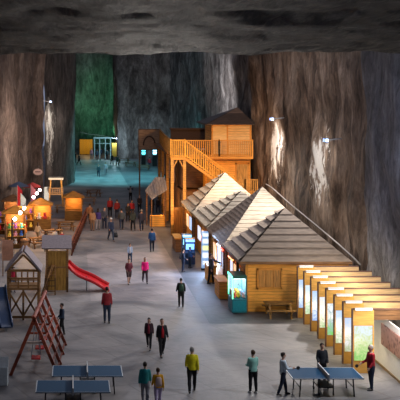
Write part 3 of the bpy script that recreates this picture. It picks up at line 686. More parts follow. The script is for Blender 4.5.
MB().tube([(-.27, 0, .85), (.27, 0, .85)], [(.26, .2)]*2, 3, (0, 0, 1)).build('lid', plain((.5, .54, .58), .5), bn)

# red lattice fence
M_FENCE = wood((.26, .075, .04), plank=9)
fn = thing('lattice_fence', 'red brown lattice fence separating the playground from the walkway', 'fence', (0, 0, 0))
fa, fb2 = Vector((-.1, 71.5, 0)), Vector((1.25, 92, 0)); nfp = 13
for i in range(nfp):
    a = fa.lerp(fb2, i/nfp); b = fa.lerp(fb2, (i+1)/nfp)
    q = MB(); q.bar(a+Vector((0, 0, .1)), b+Vector((0, 0, 1.0)), .06); q.bar(a+Vector((0, 0, 1.0)), b+Vector((0, 0, .1)), .06)
    q.bar(a+Vector((0, 0, 1.05)), b+Vector((0, 0, 1.05)), .08); q.bar(a+Vector((0, 0, .1)), b+Vector((0, 0, .1)), .07)
    q.build('lattice_panel', M_FENCE, fn)
    MB().bar(a, a+Vector((.22, 0, 1.1)), .11).build('post', M_FENCE, fn)

# stalls, kiosks and goods on the left, lit by warm lamps
def stall(loc, label, w_=1.5, d_=1.4, h=2.1, mat=M_PINE_PLAIN, roof=M_AMBER, hip=True):
    t = thing('market_stall', label, 'stall', loc)
    for x in (-w_/2, w_/2):
        for y in (0, d_): MB().box(x-.05, x+.05, y-.05, y+.05, 0, h).build('post', mat, t)
    MB().box(-w_/2, w_/2, -.1, .25, .0, .9).build('counter', mat, t)
    MB().box(-w_/2, w_/2, d_-.04, d_+.04, 0, h).build('back_wall', mat, t)
    pyramid_roof(-w_/2-.25, w_/2+.25, -.3, d_+.3, h, (0, d_/2, h+.55), 3, .04).build('roof', roof, t)
    return t
stall((-2.75, 85, 0), 'yellow lit wooden stall with a hipped roof, left of the grey roofed play tower', 1.6)
stall((.05, 91, 0), 'yellow lit wooden stall beside the far end of the red lattice fence', 1.5)
stall((-4.6, 79, 0), 'wooden stall with toys near the left rock wall, under the string of lamps', 1.5, mat=M_OLDWOOD_P)
stall((-5.3, 88, 0), 'wooden stall at the foot of the left rock wall, farthest left', 1.5, mat=M_BROWN, roof=M_BROWN)
for k, (x, y, z, e) in enumerate(((-2.75, 85.6, 1.8, 80), (.05, 91.6, 1.8, 50), (-4.6, 79.6, 1.8, 110), (-5.3, 88.6, 1.8, 80), (-3.4, 74.5, 2.2, 230), (-1.2, 80.5, 2.2, 170), (-4.3, 83.2, 2.6, 150))):
    light('stall_lamp', 'POINT', (x, y, z), e, (1, .56, .24), size=.12)
# string of globe lamps on two poles
sp_ = thing('lamp_pole', 'tall dark pole carrying the near end of the lamp string on the left', 'pole', (-4.05, 66.5, 0)); MB().tube([(0, 0, 0), (0, 0, 3.3)], .05).build('shaft', M_BLACK, sp_); MB().lathe([(.2, 0), (.18, .06)]).build('base', M_BLACK, sp_)
sp2 = thing('lamp_pole', 'tall dark pole carrying the far end of the lamp string, by the rock pillar', 'pole', (-2.85, 90, 0)); MB().tube([(0, 0, 0), (0, 0, 3.3)], .05).build('shaft', M_BLACK, sp2); MB().lathe([(.2, 0), (.18, .06)]).build('base', M_BLACK, sp2)
pa, pb = Vector((-4.05, 66.5, 3.25)), Vector((-2.85, 90, 3.25))
tag(MB().tube([pa.lerp(pb, k/12) for k in range(13)], .015).build('cable', M_BLACK), 'thin black cable strung with white globe lamps between two poles on the left', 'cable')
for k, u in enumerate((.07, .22, .34, .67, .8, .93)):
    p = pa.lerp(pb, u)
    lab = ['nearest', 'second nearest', 'third nearest', 'fourth nearest', 'fifth nearest', 'farthest'][k]
    t = thing('globe_lamp', f'{lab} white globe lamp on the lamp string over the left stalls', 'lamp', p, group='globe lamps on the string')
    MB().ball((0, 0, -.2), .13, seg=14).build('globe', glow((1, .82, .78), 14), t, True)
    MB().tube([(0, 0, 0), (0, 0, -.1)], .035).build('socket', M_BLACK, t)
# toys and goods displayed on the stalls
def plush(x, y, z, s, c, lab):
    q = MB(); q.ball((0, 0, .16*s), .17*s, (1, .9, 1), 12).ball((0, -.02*s, .40*s), .13*s, seg=12)
    for e in (-1, 1):
        q.ball((e*.09*s, 0, .51*s), .05*s, seg=8).ball((e*.17*s, -.06*s, .2*s), .06*s, seg=8).ball((e*.1*s, -.14*s, .05*s), .06*s, seg=8)
    o = q.build('plush_toy', plain(c, .95), None, True, loc=(x, y, z)); tag(o, lab, 'toy')
GOODS = [(-5.1, 79, .9, (.7, .04, .05), 'red'), (-4.75, 79, .9, (.1, .25, .6), 'blue'), (-4.4, 79, .9, (.75, .45, .5), 'pink'), (-4.1, 79, .9, (.8, .7, .2), 'yellow')]
for x, y, z, c, n_ in GOODS: plush(x, y+.05, z, .9, c, f'{n_} plush toy on the counter of the toy stall by the left rock wall')
for x, c, n_ in ((-5.8, (.7, .1, .1), 'red'), (-5.4, (.7, .7, .72), 'white'), (-5.0, (.7, .3, .1), 'orange')): plush(x, 88.05, .9, 1.0, c, f'{n_} plush toy on the counter of the farthest left stall')
for x, c, n_ in ((-3.3, (.75, .5, .1), 'golden'), (-2.9, (.8, .75, .65), 'cream'), (-2.4, (.6, .06, .05), 'dark red')): plush(x, 85.05, .9, 1.0, c, f'{n_} plush toy on the yellow lit stall with the hipped roof')
def barrel(loc, label, c):
    t = thing('wooden_barrel', label, 'barrel', loc)
    MB().lathe([(.26, 0), (.32, .25), (.34, .45), (.32, .65), (.26, .9)]).build('body', c, t, True)
    for z in (.18, .72): MB().lathe([(.32, z-.03), (.325, z+.03)]).build('hoop', M_DARKP, t)
barrel((-4.6, 70.5, 0), 'pale wooden barrel near the left edge before the toy stall', wood((.55, .3, .15), axis='X', plank=.1))
barrel((-3.6, 73.5, 0), 'darker wooden barrel beside the lit stalls on the left', wood((.35, .16, .06), axis='X', plank=.1))
tb_ = thing('notice_stand', 'pinkish upright notice board on two posts above the climbing hut at the left edge', 'board', (-4.15, 63.5, 0))
MB().box(-.35, .35, -.04, .04, 1.0, 2.3).build('panel', plain((.5, .26, .18)), tb_)
for x in (-.3, .3): MB().box(x-.03, x+.03, -.03, .03, 0, 1.0).build('post', M_BROWN, tb_)
def rack(loc, label, cols, rz=0, tall=1.9):
    t = thing('display_rack', label, 'rack', loc, rz)
    for x in (-.7, .7): MB().box(x-.04, x+.04, -.2, .2, 0, tall).build('side_panel', M_OLDWOOD_P, t)
    MB().box(-.7, .7, .17, .2, 0, tall).build('back_panel', M_PINE_PLAIN, t)
    for z in (.35, .95, 1.5): MB().box(-.66, .66, -.2, .17, z-.02, z+.02).build('shelf', M_PINE_PLAIN, t)
    nm = label.split(' with ')[0]
    for k, (c, n_) in enumerate(cols):
        x = -.45 + (k % 3)*.45; z = (.37, .97, 1.52)[k // 3]
        Mx = Matrix.Translation(loc) @ Matrix.Rotation(R(rz), 4, 'Z'); p = Mx @ Vector((x, -.03, z))
        lv = ('bottom', 'middle', 'top')[k // 3]
        plush(p.x, p.y, p.z, .72, c, f'{n_} plush toy on the {lv} shelf of the {nm}')
RED, BLU, PNK, YEL, WHT, ORA, GRN, TEA, VIO = ((.65, .03, .04), 'red'), ((.08, .2, .6), 'blue'), ((.75, .35, .45), 'pink'), ((.8, .6, .1), 'yellow'), ((.7, .68, .66), 'white'), ((.75, .28, .04), 'orange'), ((.1, .35, .1), 'green'), ((.05, .4, .4), 'teal'), ((.3, .1, .45), 'violet')
rack((-5.55, 82.0, 0), 'left shelf rack by the rock wall with rows of plush toys', [RED, PNK, WHT, BLU, ORA, YEL, VIO, TEA, GRN], 8)
rack((-4.0, 84.0, 0), 'middle shelf rack between the stalls with rows of plush toys', [PNK, RED, YEL, WHT, BLU, ORA, TEA, GRN, VIO], 5, 2.1)
rack((-4.3, 74.6, 0), 'front shelf rack before the toy stall with rows of plush toys', [ORA, WHT, RED, YEL, PNK, BLU, GRN, VIO, TEA], 12, 1.8)
for k, (x, y, rz, lab) in enumerate(((-1.6, 79.5, 15, 'warm lit picnic table left of the red lattice fence, nearest of its row'), (-.6, 84.5, 10, 'warm lit picnic table left of the red lattice fence, middle of its row'), (-2.7, 92.5, 10, 'picnic table behind the yellow lit stall with the hipped roof'), (-2.6, 75.3, 25, 'picnic table in the warm light before the yellow lit stalls'), (-1.0, 97, 5, 'picnic table before the rock pillar play tower'))):
    picnic_table((x, y, 0), lab, rz, 1.5, wood((.5, .25, .08), plank=9))
def parasol(loc, label, c, h=2.5):
    t = thing('parasol', label, 'parasol', loc)
    MB().tube([(0, 0, 0), (0, 0, h)], .035).build('pole', M_WHITE, t); MB().lathe([(.28, 0), (.25, .08)]).build('base', M_STEEL, t)
    q = MB(); q.tube([(0, 0, h-.42), (0, 0, h-.4), (0, 0, h+.02)], [.95, .97, .03], 10); q.build('canopy', plain(c, .8), t)
parasol((-5.0, 92.5, 0), 'dull blue parasol at the foot of the left rock wall', (.12, .16, .25), 3.4)
parasol((-3.9, 96, 0), 'dark red parasol left of the rock pillar play tower', (.35, .04, .04), 3.0)
def flag(loc, label, c, h):
    t = thing('feather_flag', label, 'flag', loc)
    MB().tube([(0, 0, 0), (0, 0, h)], .03).build('pole', M_STEEL, t); MB().lathe([(.2, 0), (.2, .06)]).build('foot', M_BLACK, t)
    q = MB(); q.face([(.03, -.01, 1.0), (.4, -.05, 1.1), (.45, -.02, h-.5), (.03, -.01, h)]); q.face([(.03, .01, 1.0), (.03, .01, h), (.45, 0, h-.5), (.4, -.03, 1.1)]); q.build('cloth', plain(c, .8), t)
flag((-4.85, 87, 0), 'red feather flag between the stalls at the left rock wall', (.6, .03, .05), 3.6)
flag((-4.45, 85, 0), 'pale blue feather flag between the stalls at the left rock wall', (.3, .45, .65), 3.1)
flag((-3.75, 88.5, 0), 'pink feather flag behind the middle toy rack', (.7, .25, .3), 3.5)
# inflatable-like play tower further back
pt = thing('play_tower', 'wooden play tower with pale slide beside the rock pillar', 'play tower', (-1.75, 102, 0))
for x in (-.65, .65):
    for y in (0, 1.3): MB().bar((x*1.15, y, 0), (x*.8, y+.1, 2.9), .12).build('post', M_PINE_PLAIN, pt)
MB().box(-.7, .7, 0, 1.3, 1.2, 1.3).build('deck', M_OLDWOOD_P, pt); MB().box(-.75, .75, -.1, 1.4, 2.75, 2.95).build('roof', plain((.6, .55, .42)), pt)
rail(MB(), (-.7, -.02, 1.3), (.7, -.02, 1.3), .6).build('railing', M_OLDWOOD_P, pt)
MB().box(-.25, .25, 0, 2.6, -.05, .05, Matrix.Translation((-.95, -1.3, .1)) @ Matrix.Rotation(R(45), 4, 'X')).build('pale_slide', plain((.6, .66, .62), .4), pt)
for k, (x, y) in enumerate(((1.6, 104), (2.3, 112), (.2, 108))):
    picnic_table((x, y, 0), ['picnic table right of the rock pillar play tower', 'picnic table farther back at the edge of the teal floor', 'picnic table close to the foot of the rock pillar'][k], 20*k, 1.6, M_OLDWOOD_P)
# oval sign
os_ = thing('oval_sign', 'pale pink oval sign with dark lettering on the left rock wall', 'sign', (-3.85, 109.5, 2.95))
MB().tube([(0, 0, 0), (0, -.08, 0)], [(.5, .34)]*2, 24).build('plate', plain((.55, .38, .34), .5), os_)
MB().box(-.3, .3, -.12, -.08, -.05, .08).build('lettering', plain((.12, .05, .05)), os_)
MB().bar((0, 0, 0), (0, 3.6, .4), .05).build('bracket', M_STEEL, os_)

# ------------------------------------------------------------------ far end of the hall
yb = thing('yellow_hoarding', 'yellow board fence at the far end under the green rock recess', 'fence', (2.45, 186, 0))
for k in range(4): MB().box(-1.2+k*.6, -1.2+k*.6+.58, -.05, .05, .1, 2.9).build('board', plain((.6, .33, .03)), yb)
for x in (-1.2, 0, 1.2): MB().box(x-.06, x+.06, .05, .17, 0, 2.9).build('post', M_BROWN, yb)
yb2 = thing('yellow_hoarding', 'small yellow board right of the pale arch frame at the far end', 'board', (7.1, 172, 0))
MB().box(-.4, .4, -.05, .05, .6, 2.9).build('board', plain((.6, .36, .05)), yb2); MB().box(-.05, .05, .05, .15, 0, 2.9).build('post', M_BROWN, yb2)
gt = thing('gate_frame', 'pale teal lit gate frame at the far end of the hall', 'gate', (5.2, 176, 0))
for x in (-1.4, -.5, .5, 1.4): MB().box(x-.09, x+.09, -.09, .09, 0, 3.5).build('post', plain((.4, .6, .6)), gt)
MB().box(-1.6, 1.6, -.12, .12, 3.5, 3.75).build('lintel', plain((.45, .65, .65)), gt)
MB().box(-1.5, 1.5, -.08, .08, 2.6, 2.7).build('crossbar', plain((.4, .6, .6)), gt)
floodlight((7.6, 175.0, 3.6), 1, 'bright bluish floodlight low on the rock beside the far gate frame')
light('yellow_board_fill', 'POINT', (2.6, 183, 2.4), 170, (1, .7, .3), size=.15)  # added point light to lift the yellow boards; no lamp stands here
light('far_flood', 'POINT', (7.2, 171.5, 3.6), 500, (.6, .85, 1), size=.2)
tag(MB().tube([(1.2, 178, 4.6), (3, 178, 4.15), (5, 178, 4.0), (7.2, 175.2, 3.6)], .04).build('cable', plain((.5, .55, .5))), 'thin pale cable slung across the far recess above the yellow boards', 'cable')
for k, (x, y, rz) in enumerate(((9.0, 157, 10), (10.6, 150, -8), (8.4, 165, 4))):
    picnic_table((x, y, 0), ['middle picnic table of the far teal area', 'nearest picnic table of the far teal area, left of the arcade screens', 'farthest picnic table of the far teal area, near the bright lamp'][k], rz, 1.9, M_BROWN)
display((11.3, 160.5, 0), 'arcade cabinet with a teal screen, left one of the far screens', glow((.1, .75, .9), 3), M_BLACK, 2.4)
display((12.9, 158, 0), 'arcade cabinet with a bright blue screen, right one of the far screens', glow((.3, .75, 1), 5), M_BLACK, 2.6)
tube_lamp((12.6, 166, 3.4), (14.2, 166, 2.9), glow((.5, .85, 1), 12), 'bluish tube lamp above the far arcade cabinets')
tp = thing('lamp_pole', 'dark pole holding the bluish tube lamp above the far arcade cabinets', 'pole', (13.4, 166.15, 0)); MB().tube([(0, 0, 0), (0, 0, 3.4)], .06).build('shaft', M_BLACK, tp)

# ------------------------------------------------------------------ people
PEND = []        # meshes that get fused into one continuous skin
def person(px, py, hp, heading, label, jacket, trousers, hair, pose=None, sleeve=True, longhair=False, hat=None, skirt=False, short=False, pack=None, shirt=None, skin=0, hood=None, shoe=(.05, .05, .05), stout=1.0):
    p = G(px, py); Y = p.y; hgt = max(.95, min(1.86, hp*Y/1000)); s = hgt/1.76
    pose = dict(dict(aL=4, aR=-4, kL=3, kR=3, sL=4, sR=4, eL=14, eR=14, oL=9, oR=9, turn=0, nod=0), **(pose or {}))
    t = thing('person', label, 'person', p, heading)
    fine = hp > 24
    V = lambda x, y, z: Vector((x, y, z))*s
    # joints, facing -Y
    J = {}; lows = []
    for sd, k in ((-1, 'R'), (1, 'L')):
        a, kn = R(pose['a'+k]), R(pose['k'+k])
        hip = V(sd*.092, 0, .93); knee = hip + V(sd*.012, -math.sin(a)*.43, -math.cos(a)*.43)
        ank = knee + V(0, -math.sin(a-kn)*.42, -math.cos(a-kn)*.42)
        J['hip'+k], J['knee'+k], J['ank'+k] = hip, knee, ank; lows.append(ank.z - .075*s)
        sh = V(sd*.165, .0, 1.415); f, o, e = R(pose['s'+k]), R(pose['o'+k]), R(pose['e'+k])
        d1 = Vector((sd*math.sin(o), -math.sin(f)*math.cos(o), -math.cos(f)*math.cos(o)))
        el = sh + d1*.29*s
        d2 = Vector((sd*math.sin(o)*math.cos(e) - sd*.25*math.sin(e), -math.sin(f+e)*math.cos(o*.5), -math.cos(f+e)*math.cos(o*.5))).normalized()
        wr = el + d2*.25*s
        J['sh'+k], J['el'+k], J['wr'+k], J['d'+k] = sh, el, wr, d2
    dz = -min(lows)
    for k in J:
        if k[0] != 'd': J[k] = J[k] + Vector((0, 0, dz))
    D = Vector((0, 0, dz)); sw_ = stout
    T = lambda z, rx, ry, y=0: (V(0, y, z)+D, (rx*s*sw_, ry*s*sw_))
    torso = [T(.84, .12, .09), T(.9, .158, .11), T(1.0, .155, .108), T(1.1, .14, .1), T(1.22, .155, .108, -.005), T(1.34, .165, .11), T(1.415, .145, .095), T(1.465, .095, .072)]
    hc = [T(1.48, .062, .062), T(1.53, .053, .058, -.008), T(1.56, .058, .07, -.018), T(1.60, .070, .088, -.02), T(1.65, .077, .098, -.014), T(1.70, .075, .096, -.01), T(1.74, .055, .072, -.006), T(1.76, .02, .03, -.004)]
    def legs(q, ex, z_end=None):
        for k in 'RL':
            a, b, c = J['hip'+k], J['knee'+k], J['ank'+k]
            r = lambda v: (v+ex)*s*(1 if v < .07 else sw_)
            ps = [a+Vector((0, 0, .06*s)), a.lerp(b, .3), a.lerp(b, .7), b, b.lerp(c, .35), b.lerp(c, .8), c]
            rr = [r(.088), r(.085), r(.068), r(.056), r(.058), r(.042), r(.038)]
            if z_end == 'short': ps, rr = ps[:4], [x+.01*s for x in rr[:4]]
            q.tube(ps, rr, 12)
    def arms(q, ex, cut=1.0):
        for k in 'RL':
            sh, el, wr = J['sh'+k], J['el'+k], J['wr'+k]; sd = -1 if k == 'R' else 1
            inn = sh + Vector((-sd*.07*s, 0, .01*s))
            ps = [inn, sh, sh.lerp(el, .4), el, el.lerp(wr, .4), el.lerp(wr, cut)]
            q.tube(ps, [(v+ex)*s for v in (.055, .056, .049, .041, .039, .029)], 10, (0, 1, 0) if abs(pose['o'+k]) > 60 else (1, 0, 0))
    # body: one fused surface
    b = MB(); b.tube([c for c, r in torso+hc], [r for c, r in torso+hc], 16); legs(b, 0); arms(b, 0)
    hx = V(0, -.02, 1.645)+D
    b.ball(V(0, -.122, 1.63)+D, .019*s, (.8, 1, 1.3), 8)
    for e in (-1, 1): b.ball(V(e*.08, -.005, 1.635)+D, .024*s, (.5, .8, 1.3), 8)
    for k in 'RL':
        f = J['ank'+k]; b.tube([f+V(0, .05, -.035), f+V(0, -.04, -.03), f+V(0, -.13, -.05)], [(.035*s, .035*s), (.042*s, .035*s), (.035*s, .022*s)], 8)
        b.tube([J['wr'+k]-J['d'+k]*.02*s, J['wr'+k]+J['d'+k]*.04*s, J['wr'+k]+J['d'+k]*.085*s], [(.018*s, .028*s), (.017*s, .04*s), (.014*s, .038*s)], 8)
    body = b.build('body', SKINS[skin], t, True)
    fg = MB()                                            # fingers, rooted inside the palms
    for k in 'RL':
        d = J['d'+k]; wr = J['wr'+k]; sd = -1 if k == 'R' else 1
        u = Vector((1, 0, 0)) - d.x*d; u.normalize(); v = d.cross(u); v = v if v.y < 0 else -v; inw = -u*sd
        for i, (of, ln_) in enumerate(((.03, .07), (.01, .078), (-.01, .073), (-.029, .058))):
            a0 = wr + d*.07*s + v*of*s; a1 = a0 + d*ln_*.55*s + inw*.008*s; a2 = a1 + (d*.8+inw*.6).normalized()*ln_*.5*s
            fg.tube([a0, a1, a2], [.0095*s, .009*s, .007*s], 6)
        a0 = wr + d*.03*s + v*.03*s; a1 = a0 + (d*.6+v*.8).normalized()*.035*s; a2 = a1 + (d*.9+v*.3+inw*.3).normalized()*.03*s
        fg.tube([a0, a1, a2], [.012*s, .011*s, .008*s], 6)
    PEND.append((body, .017 if fine else .026, fg.mesh('fingers')))
    # clothes follow the body
    tm = plain(trousers, .85); jm = plain(jacket, .8)
    q = MB(); q.tube([c for c, r in torso[:4]], [(r[0]+.012*s, r[1]+.012*s) for c, r in torso[:4]], 16); legs(q, .016, 'short' if short else None)
    PEND.append((q.build('shorts' if short else 'trousers', tm, t, True), .019 if fine else .028, None))
    q = MB(); jt = torso[1:] if not skirt else torso
    ex = .028 if sleeve else .02
    q.tube([c for c, r in jt], [(r[0]+ex*s*(1.15 if i == 0 else 1), r[1]+ex*s) for i, (c, r) in enumerate(jt)], 18); arms(q, ex*.62, .97 if sleeve else .15)
    if hood: q.tube([V(0, .06, 1.44)+D, V(0, .09, 1.5)+D], [(.1*s, .06*s), (.06*s, .03*s)], 10)
    PEND.append((q.build('jacket' if sleeve else 'top', jm, t, True), .019 if fine else .028, None))
    if shirt:
        z0 = V(0, -.14*sw_-.005, .93)+D; z1 = V(0, -.145*sw_, 1.25)+D; z2 = V(0, -.105, 1.44)+D
        q = MB(); q.tube([z0, z1, z2], [(.062*s, .02*s), (.055*s, .02*s), (.03*s, .02*s)], 8); q.build('shirt', plain(shirt, .85), t, True)
    for k in 'RL':
        f = J['ank'+k]; z = max(-.075*s, -f.z)
        q = MB(); q.tube([f+V(0, .065, -.035), f+V(0, .02, -.03), f+V(0, -.06, -.038), f+V(0, -.15, -.052), f+V(0, -.18, -.06)],
                         [(.03*s, .035*s), (.045*s, .045*s), (.048*s, .037*s), (.045*s, .023*s), (.02*s, .012*s)], 10); q.build('shoe', plain(shoe, .6), t, True)
    # hair follows the skull; a cap or hat replaces it
    q = MB(); e = .014*s
    if hat:
        q.tube([V(0, 0, 1.665)+D, V(0, 0, 1.72)+D, V(0, .0, 1.765)+D, V(0, 0, 1.785)+D], [(.09*s, .11*s), (.087*s, .105*s), (.06*s, .075*s), (.015*s, .02*s)], 14)
        q.build('hat', plain(hat, .8), t, True)
    hm = plain(hair, .6); q = MB()
    hr = [(1.60, .066, .055, .035), (1.64, .083, .075, .028), (1.68, .088, .1, .008), (1.72, .08, .1, .0), (1.76, .058, .075, .002), (1.778, .02, .03, .004)]
    if hat: hr = hr[:2]
    if longhair: hr = [(1.42, .07, .04, .075), (1.5, .085, .055, .06)] + hr
    q.tube([V(0, y, z)+D for z, rx, ry, y in hr], [(rx*s, ry*s) for z, rx, ry, y in hr], 14); q.build('hair', hm, t, True)
    if fine and abs((heading+180) % 360 - 180) < 110:
        for e_ in (-1, 1): MB().ball(V(e_*.03, -.106, 1.655)+D, .011*s, seg=8).build('eye', M_BLACK, t, True)
        MB().ball(V(0, -.104, 1.585)+D, .02*s, (1.2, .5, .3), 8).build('mouth', plain((.35, .12, .1)), t, True)
    if pack:
        q = MB(); q.tube([V(0, .2, 1.02)+D, V(0, .215, 1.15)+D, V(0, .2, 1.34)+D, V(0, .18, 1.41)+D], [(.13*s, .07*s), (.145*s, .08*s), (.13*s, .07*s), (.08*s, .04*s)], 12); q.build('backpack', plain(pack, .7), t, True)
    bpy.context.view_layer.update() if False else None
    M = Matrix.Translation(p) @ Matrix.Rotation(R(heading), 4, 'Z')
    return t, {k: M @ J[k] if k[0] != 'd' else M.to_3x3() @ J[k] for k in J}

NAVY = (.018, .025, .05); BLK = (.012, .012, .015); JEAN = (.03, .045, .08); GREY = (.16, .16, .18); DKH = (.02, .012, .008); BRH = (.07, .035, .018); GYH = (.3, .28, .26)
WALK = dict(aL=20, aR=-16, kL=6, kR=18, sL=-16, sR=18, eL=18, eR=22)
WALK2 = dict(aL=-15, aR=19, kL=18, kR=5, sL=18, sR=-14, eL=24, eR=18)
STAND = {}
# foreground walkers
person(192, 392, 46, 176, 'person in a bright yellow jacket and black trousers walking away', (.72, .64, .012), BLK, GYH, WALK2, skin=2, stout=1.08, hood=True)
person(145, 404, 43, 172, 'person in a teal jacket and grey trousers at the bottom edge of the floor', (.02, .23, .25), (.22, .22, .25), DKH, dict(WALK, sR=10, eR=30), hood=True)
person(158, 407, 40, 184, 'child in an orange yellow jacket with a pale backpack at the bottom edge', (.72, .36, .015), (.4, .33, .5), BRH, WALK2, pack=(.55, .4, .38))
person(149, 349, 32, -12, 'woman in a dark jacket with red front walking beside the man in black', (.045, .02, .03), BLK, DKH, dict(WALK, sR=-8), longhair=True, shirt=(.25, .03, .05))
person(162, 356, 38, 8, 'man in an open black jacket over a red shirt walking towards the camera', (.014, .016, .02), BLK, DKH, WALK2, shirt=(.45, .015, .025), stout=1.1)
person(107, 323, 36, 182, 'person in a dark red jacket standing with back turned near the red slide', (.33, .03, .04), JEAN, DKH, STAND, stout=1.06)
person(62, 335, 32, -80, 'person in navy leaning beside the red swing set', (.02, .035, .07), BLK, DKH, dict(aL=14, aR=-8, eL=40, eR=40), stout=1.04)
person(181, 307, 29, 180, 'person in black with a green patterned back on the grey floor mid hall', (.016, .02, .02), BLK, DKH, dict(oL=14, oR=14, eL=30, eR=30), pack=(.03, .07, .05))
person(145, 283, 26, 4, 'person in a hot pink jacket walking towards the camera', (.75, .012, .2), (.05, .03, .04), BRH, WALK, stout=1.12, longhair=True)
person(129, 284, 26, 10, 'person in dark red patterned top and shorts left of the hot pink jacket', (.17, .04, .06), (.08, .05, .05), DKH, dict(WALK2, eL=70, eR=60), short=True)
person(130, 263, 20, 2, 'person in a pale blue and white jacket behind the dark red patterned top', (.33, .4, .55), JEAN, BRH, WALK, shirt=(.6, .6, .62))
person(152, 252, 24, 178, 'person in a bright blue jacket walking away mid hall', (.02, .09, .27), NAVY, DKH, WALK2)
person(111, 241, 25, 20, 'person in a navy jacket and white cap carrying a black bag', (.025, .035, .07), JEAN, GYH, WALK, hat=(.6, .58, .55))
# crowd in the middle of the hall
CROWD = [
 (92.5, 231, 25, 170, 'person in a tan coat beside the red lattice fence', (.34, .19, .1), (.25, .14, .08), BRH, True),
 (89.8, 224, 22, 160, 'person in an orange brown coat farther along the red lattice fence', (.28, .12, .05), (.1, .06, .05), DKH, False),
 (98, 230, 23, 175, 'person in a purple jacket and pale leggings right of the tan coat', (.07, .04, .16), (.34, .28, .27), DKH, True),
 (104.5, 229, 23, 10, 'person in dark grey right of the purple jacket', (.06, .06, .075), NAVY, DKH, False),
 (110, 217, 20, 0, 'person in a red jacket at the left of the two red jackets', (.27, .02, .025), BLK, DKH, False),
 (117, 219, 20, 175, 'person in a red and dark jacket at the right of the two red jackets', (.2, .018, .02), NAVY, BRH, False),
 (121.5, 230, 23, 180, 'person in a dark olive grey jacket in the middle of the crowd', (.06, .065, .07), NAVY, DKH, False),
 (128, 222, 19, 10, 'person in black left behind the red top in the crowd', (.02, .02, .025), BLK, DKH, False),
 (132, 218, 18, 0, 'person in a bright red top inside the crowd', (.42, .025, .03), JEAN, BRH, True),
 (133, 231, 23, 185, 'person in a dark green coat at the front of the crowd', (.03, .035, .03), BLK, DKH, True),
 (141.5, 231, 24, 180, 'broad person in a dark navy jacket at the right of the crowd', (.035, .035, .06), NAVY, GYH, False),
 (139.5, 213, 18, 20, 'person in dark brown standing behind the broad navy jacket', (.04, .025, .025), BLK, DKH, False),
 (152, 214, 17, 170, 'person in black left of two by the tilted roof kiosk', (.02, .022, .028), BLK, DKH, False),
 (158, 213, 16, 190, 'person in black right of two by the tilted roof kiosk', (.025, .02, .022), NAVY, BRH, False)]
for i, (px, py, hp, hd, lab, jc, tc_, hr, lh) in enumerate(CROWD):
    person(px, py, hp, hd, lab, jc, tc_, hr, [STAND, WALK, WALK2, dict(eL=60, eR=50)][i % 4], longhair=lh, stout=1.0+.04*(i % 3), skin=i % 3)
person(130.5, 201, 15, 180, 'person in black with both arms raised taking a photograph', (.018, .018, .022), BLK, DKH, dict(sL=75, sR=75, eL=70, eR=70, oL=28, oR=28), pack=(.35, .35, .36))
# far end
FAR = [(98.5, 177, 13, 0, 'left one of a pair walking on the teal floor', (.03, .05, .06), NAVY), (105.5, 175, 13, 5, 'right one of a pair on the teal floor, in pale clothes', (.28, .22, .24), (.2, .18, .2)),
       (75.5, 163, 13, 90, 'person in black at the left edge of the teal floor by the pillar', (.02, .025, .03), BLK), (79, 165, 12, 80, 'second person in black by the pillar at the teal floor edge', (.025, .03, .03), BLK),
       (149.5, 169, 13, 185, 'person in a red jacket before the blue arcade screens', (.4, .02, .03), NAVY), (91.5, 159, 11, 0, 'person in pink at the foot of the yellow boards', (.45, .25, .3), GREY),
       (97, 160, 11, 10, 'person in dark clothes left under the teal gate frame', (.05, .08, .12), NAVY), (101, 158, 11, 170, 'person in dark clothes in the middle under the teal gate frame', (.03, .06, .1), NAVY),
       (107, 160, 11, 180, 'person in dark clothes right under the teal gate frame', (.02, .05, .06), BLK), (112, 165, 12, 20, 'person in black right of the teal gate frame', (.02, .03, .03), BLK), (117.5, 166, 11, 150, 'person in dark green beside the far picnic tables', (.04, .06, .05), BLK)]
for i, (px, py, hp, hd, lab, jc, tc_) in enumerate(FAR): person(px, py, hp, hd, lab, jc, tc_, DKH, [WALK, WALK2, STAND][i % 3], skin=i % 3)
# walkway on the right
person(183, 272, 23, 100, 'person in dark clothes left of the blue amusement cabinets', (.03, .04, .07), NAVY, DKH, dict(eL=55, eR=55), pack=(.03, .03, .04))
person(190, 268, 21, 80, 'person in a blue jacket at the blue amusement cabinets', (.03, .12, .35), JEAN, BRH, dict(eL=60, eR=60))
person(211, 284, 33, 60, 'man in black pointing with one arm beside the wooden counter', (.02, .02, .028), BLK, DKH, dict(sL=62, eL=10, oL=20, aL=8, aR=-8), shirt=(.2, .18, .3))
# left stalls
person(46, 252, 19, 170, 'child in a bright red jacket behind the grey roofed play tower', (.5, .02, .03), NAVY, DKH, STAND)
person(62, 247, 16, 10, 'child in red beside the red lattice fence near the play tower', (.42, .03, .03), BLK, BRH, STAND)
person(55, 247, 18, 180, 'person in white between the two red clad children', (.5, .48, .46), NAVY, DKH, STAND)
person(13, 292, 25, 20, 'child in a red jacket standing behind the climbing hut', (.42, .02, .05), (.15, .2, .28), DKH, dict(eL=50, eR=50))
person(24, 244, 20, 20, 'vendor in an orange top by the warm lit toy stall', (.55, .2, .03), BLK, DKH, dict(eL=60, eR=50))
person(38, 242, 20, 150, 'person in a beige coat before the yellow lit stall', (.5, .38, .25), (.2, .15, .1), BRH, WALK, longhair=True)
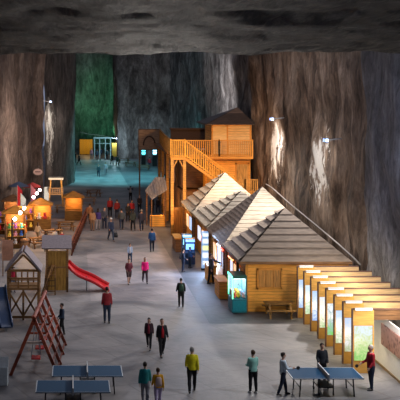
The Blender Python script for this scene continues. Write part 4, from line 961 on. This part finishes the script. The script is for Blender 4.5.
# table tennis players
person(253, 393, 43, 196, 'player in a mint green jacket standing at the far left of the right table', (.28, .58, .50), BLK, BRH, dict(eL=75, eR=75, sL=10, sR=10), shoe=(.5, .5, .5), skin=2)
_, j1 = person(283, 395, 43, 98, 'player in a pale blue jacket at the left end of the table tennis table', (.55, .64, .71), NAVY, DKH, dict(aL=16, aR=-14, kL=8, kR=6, sR=18, eR=72, sL=12, eL=70), skin=2)
person(322, 384, 41, 0, 'player in black behind the table tennis table', (.014, .016, .022), BLK, DKH, dict(eL=40, eR=50), skin=1)
_, j2 = person(371, 390, 45, 282, 'man in a red jacket with a bat at the right end of the table', (.33, .012, .025), NAVY, GYH, dict(sL=5, eL=30, sR=12, eR=55), stout=1.08)
# fuse bodies and clothes into continuous surfaces
tmp = []
for o, vox, extra in PEND:
    m = o.modifiers.new('fuse', 'REMESH'); m.mode = 'VOXEL'; m.voxel_size = vox; m.use_smooth_shade = True
    m2 = o.modifiers.new('soften', 'SMOOTH'); m2.factor = .5; m2.iterations = 2
dg = bpy.context.evaluated_depsgraph_get()
res = [bpy.data.meshes.new_from_object(o.evaluated_get(dg)) for o, _, _ in PEND]
for (o, vox, extra), me in zip(PEND, res):
    o.modifiers.clear(); old = o.data
    if extra:
        bm = bmesh.new(); bm.from_mesh(me); bm.from_mesh(extra); bm.to_mesh(me); bm.free()
    if not me.materials: me.materials.append(old.materials[0])
    me.polygons.foreach_set('use_smooth', [True]*len(me.polygons)); o.data = me
# things held
def bat(j, k, label):
    d = j['d'+k].normalized(); p = j['wr'+k] + d*.07
    t = thing('table_tennis_bat', label, 'bat', p); e = d*.12; up = Vector((0, 0, 1))
    MB().tube([Vector((0, 0, 0)), e], .014).build('handle', M_OLDWOOD_P, t)
    c = e + d*.07; n_ = d.cross(up).normalized()
    MB().tube([c - n_*.008, c + n_*.008], [(.075, .07)]*2, 16, tuple(d)).build('blade', M_BLACK, t)
bat(j1, 'R', 'black table tennis bat held by the player in pale blue'); bat(j2, 'R', 'black table tennis bat held by the man in red')
bg = thing('hand_bag', 'black bag carried by the person in navy with the white cap', 'bag', G(115.3, 240))
MB().tube([(0, 0, .22), (0, 0, .36), (0, 0, .58)], [(.2, .1), (.22, .11), (.16, .07)], 12).build('body', M_BLACK, bg, True)
MB().tube([(-.1, 0, .56), (-.07, 0, .74), (.07, 0, .74), (.1, 0, .56)], .015).build('handle', M_BLACK, bg)
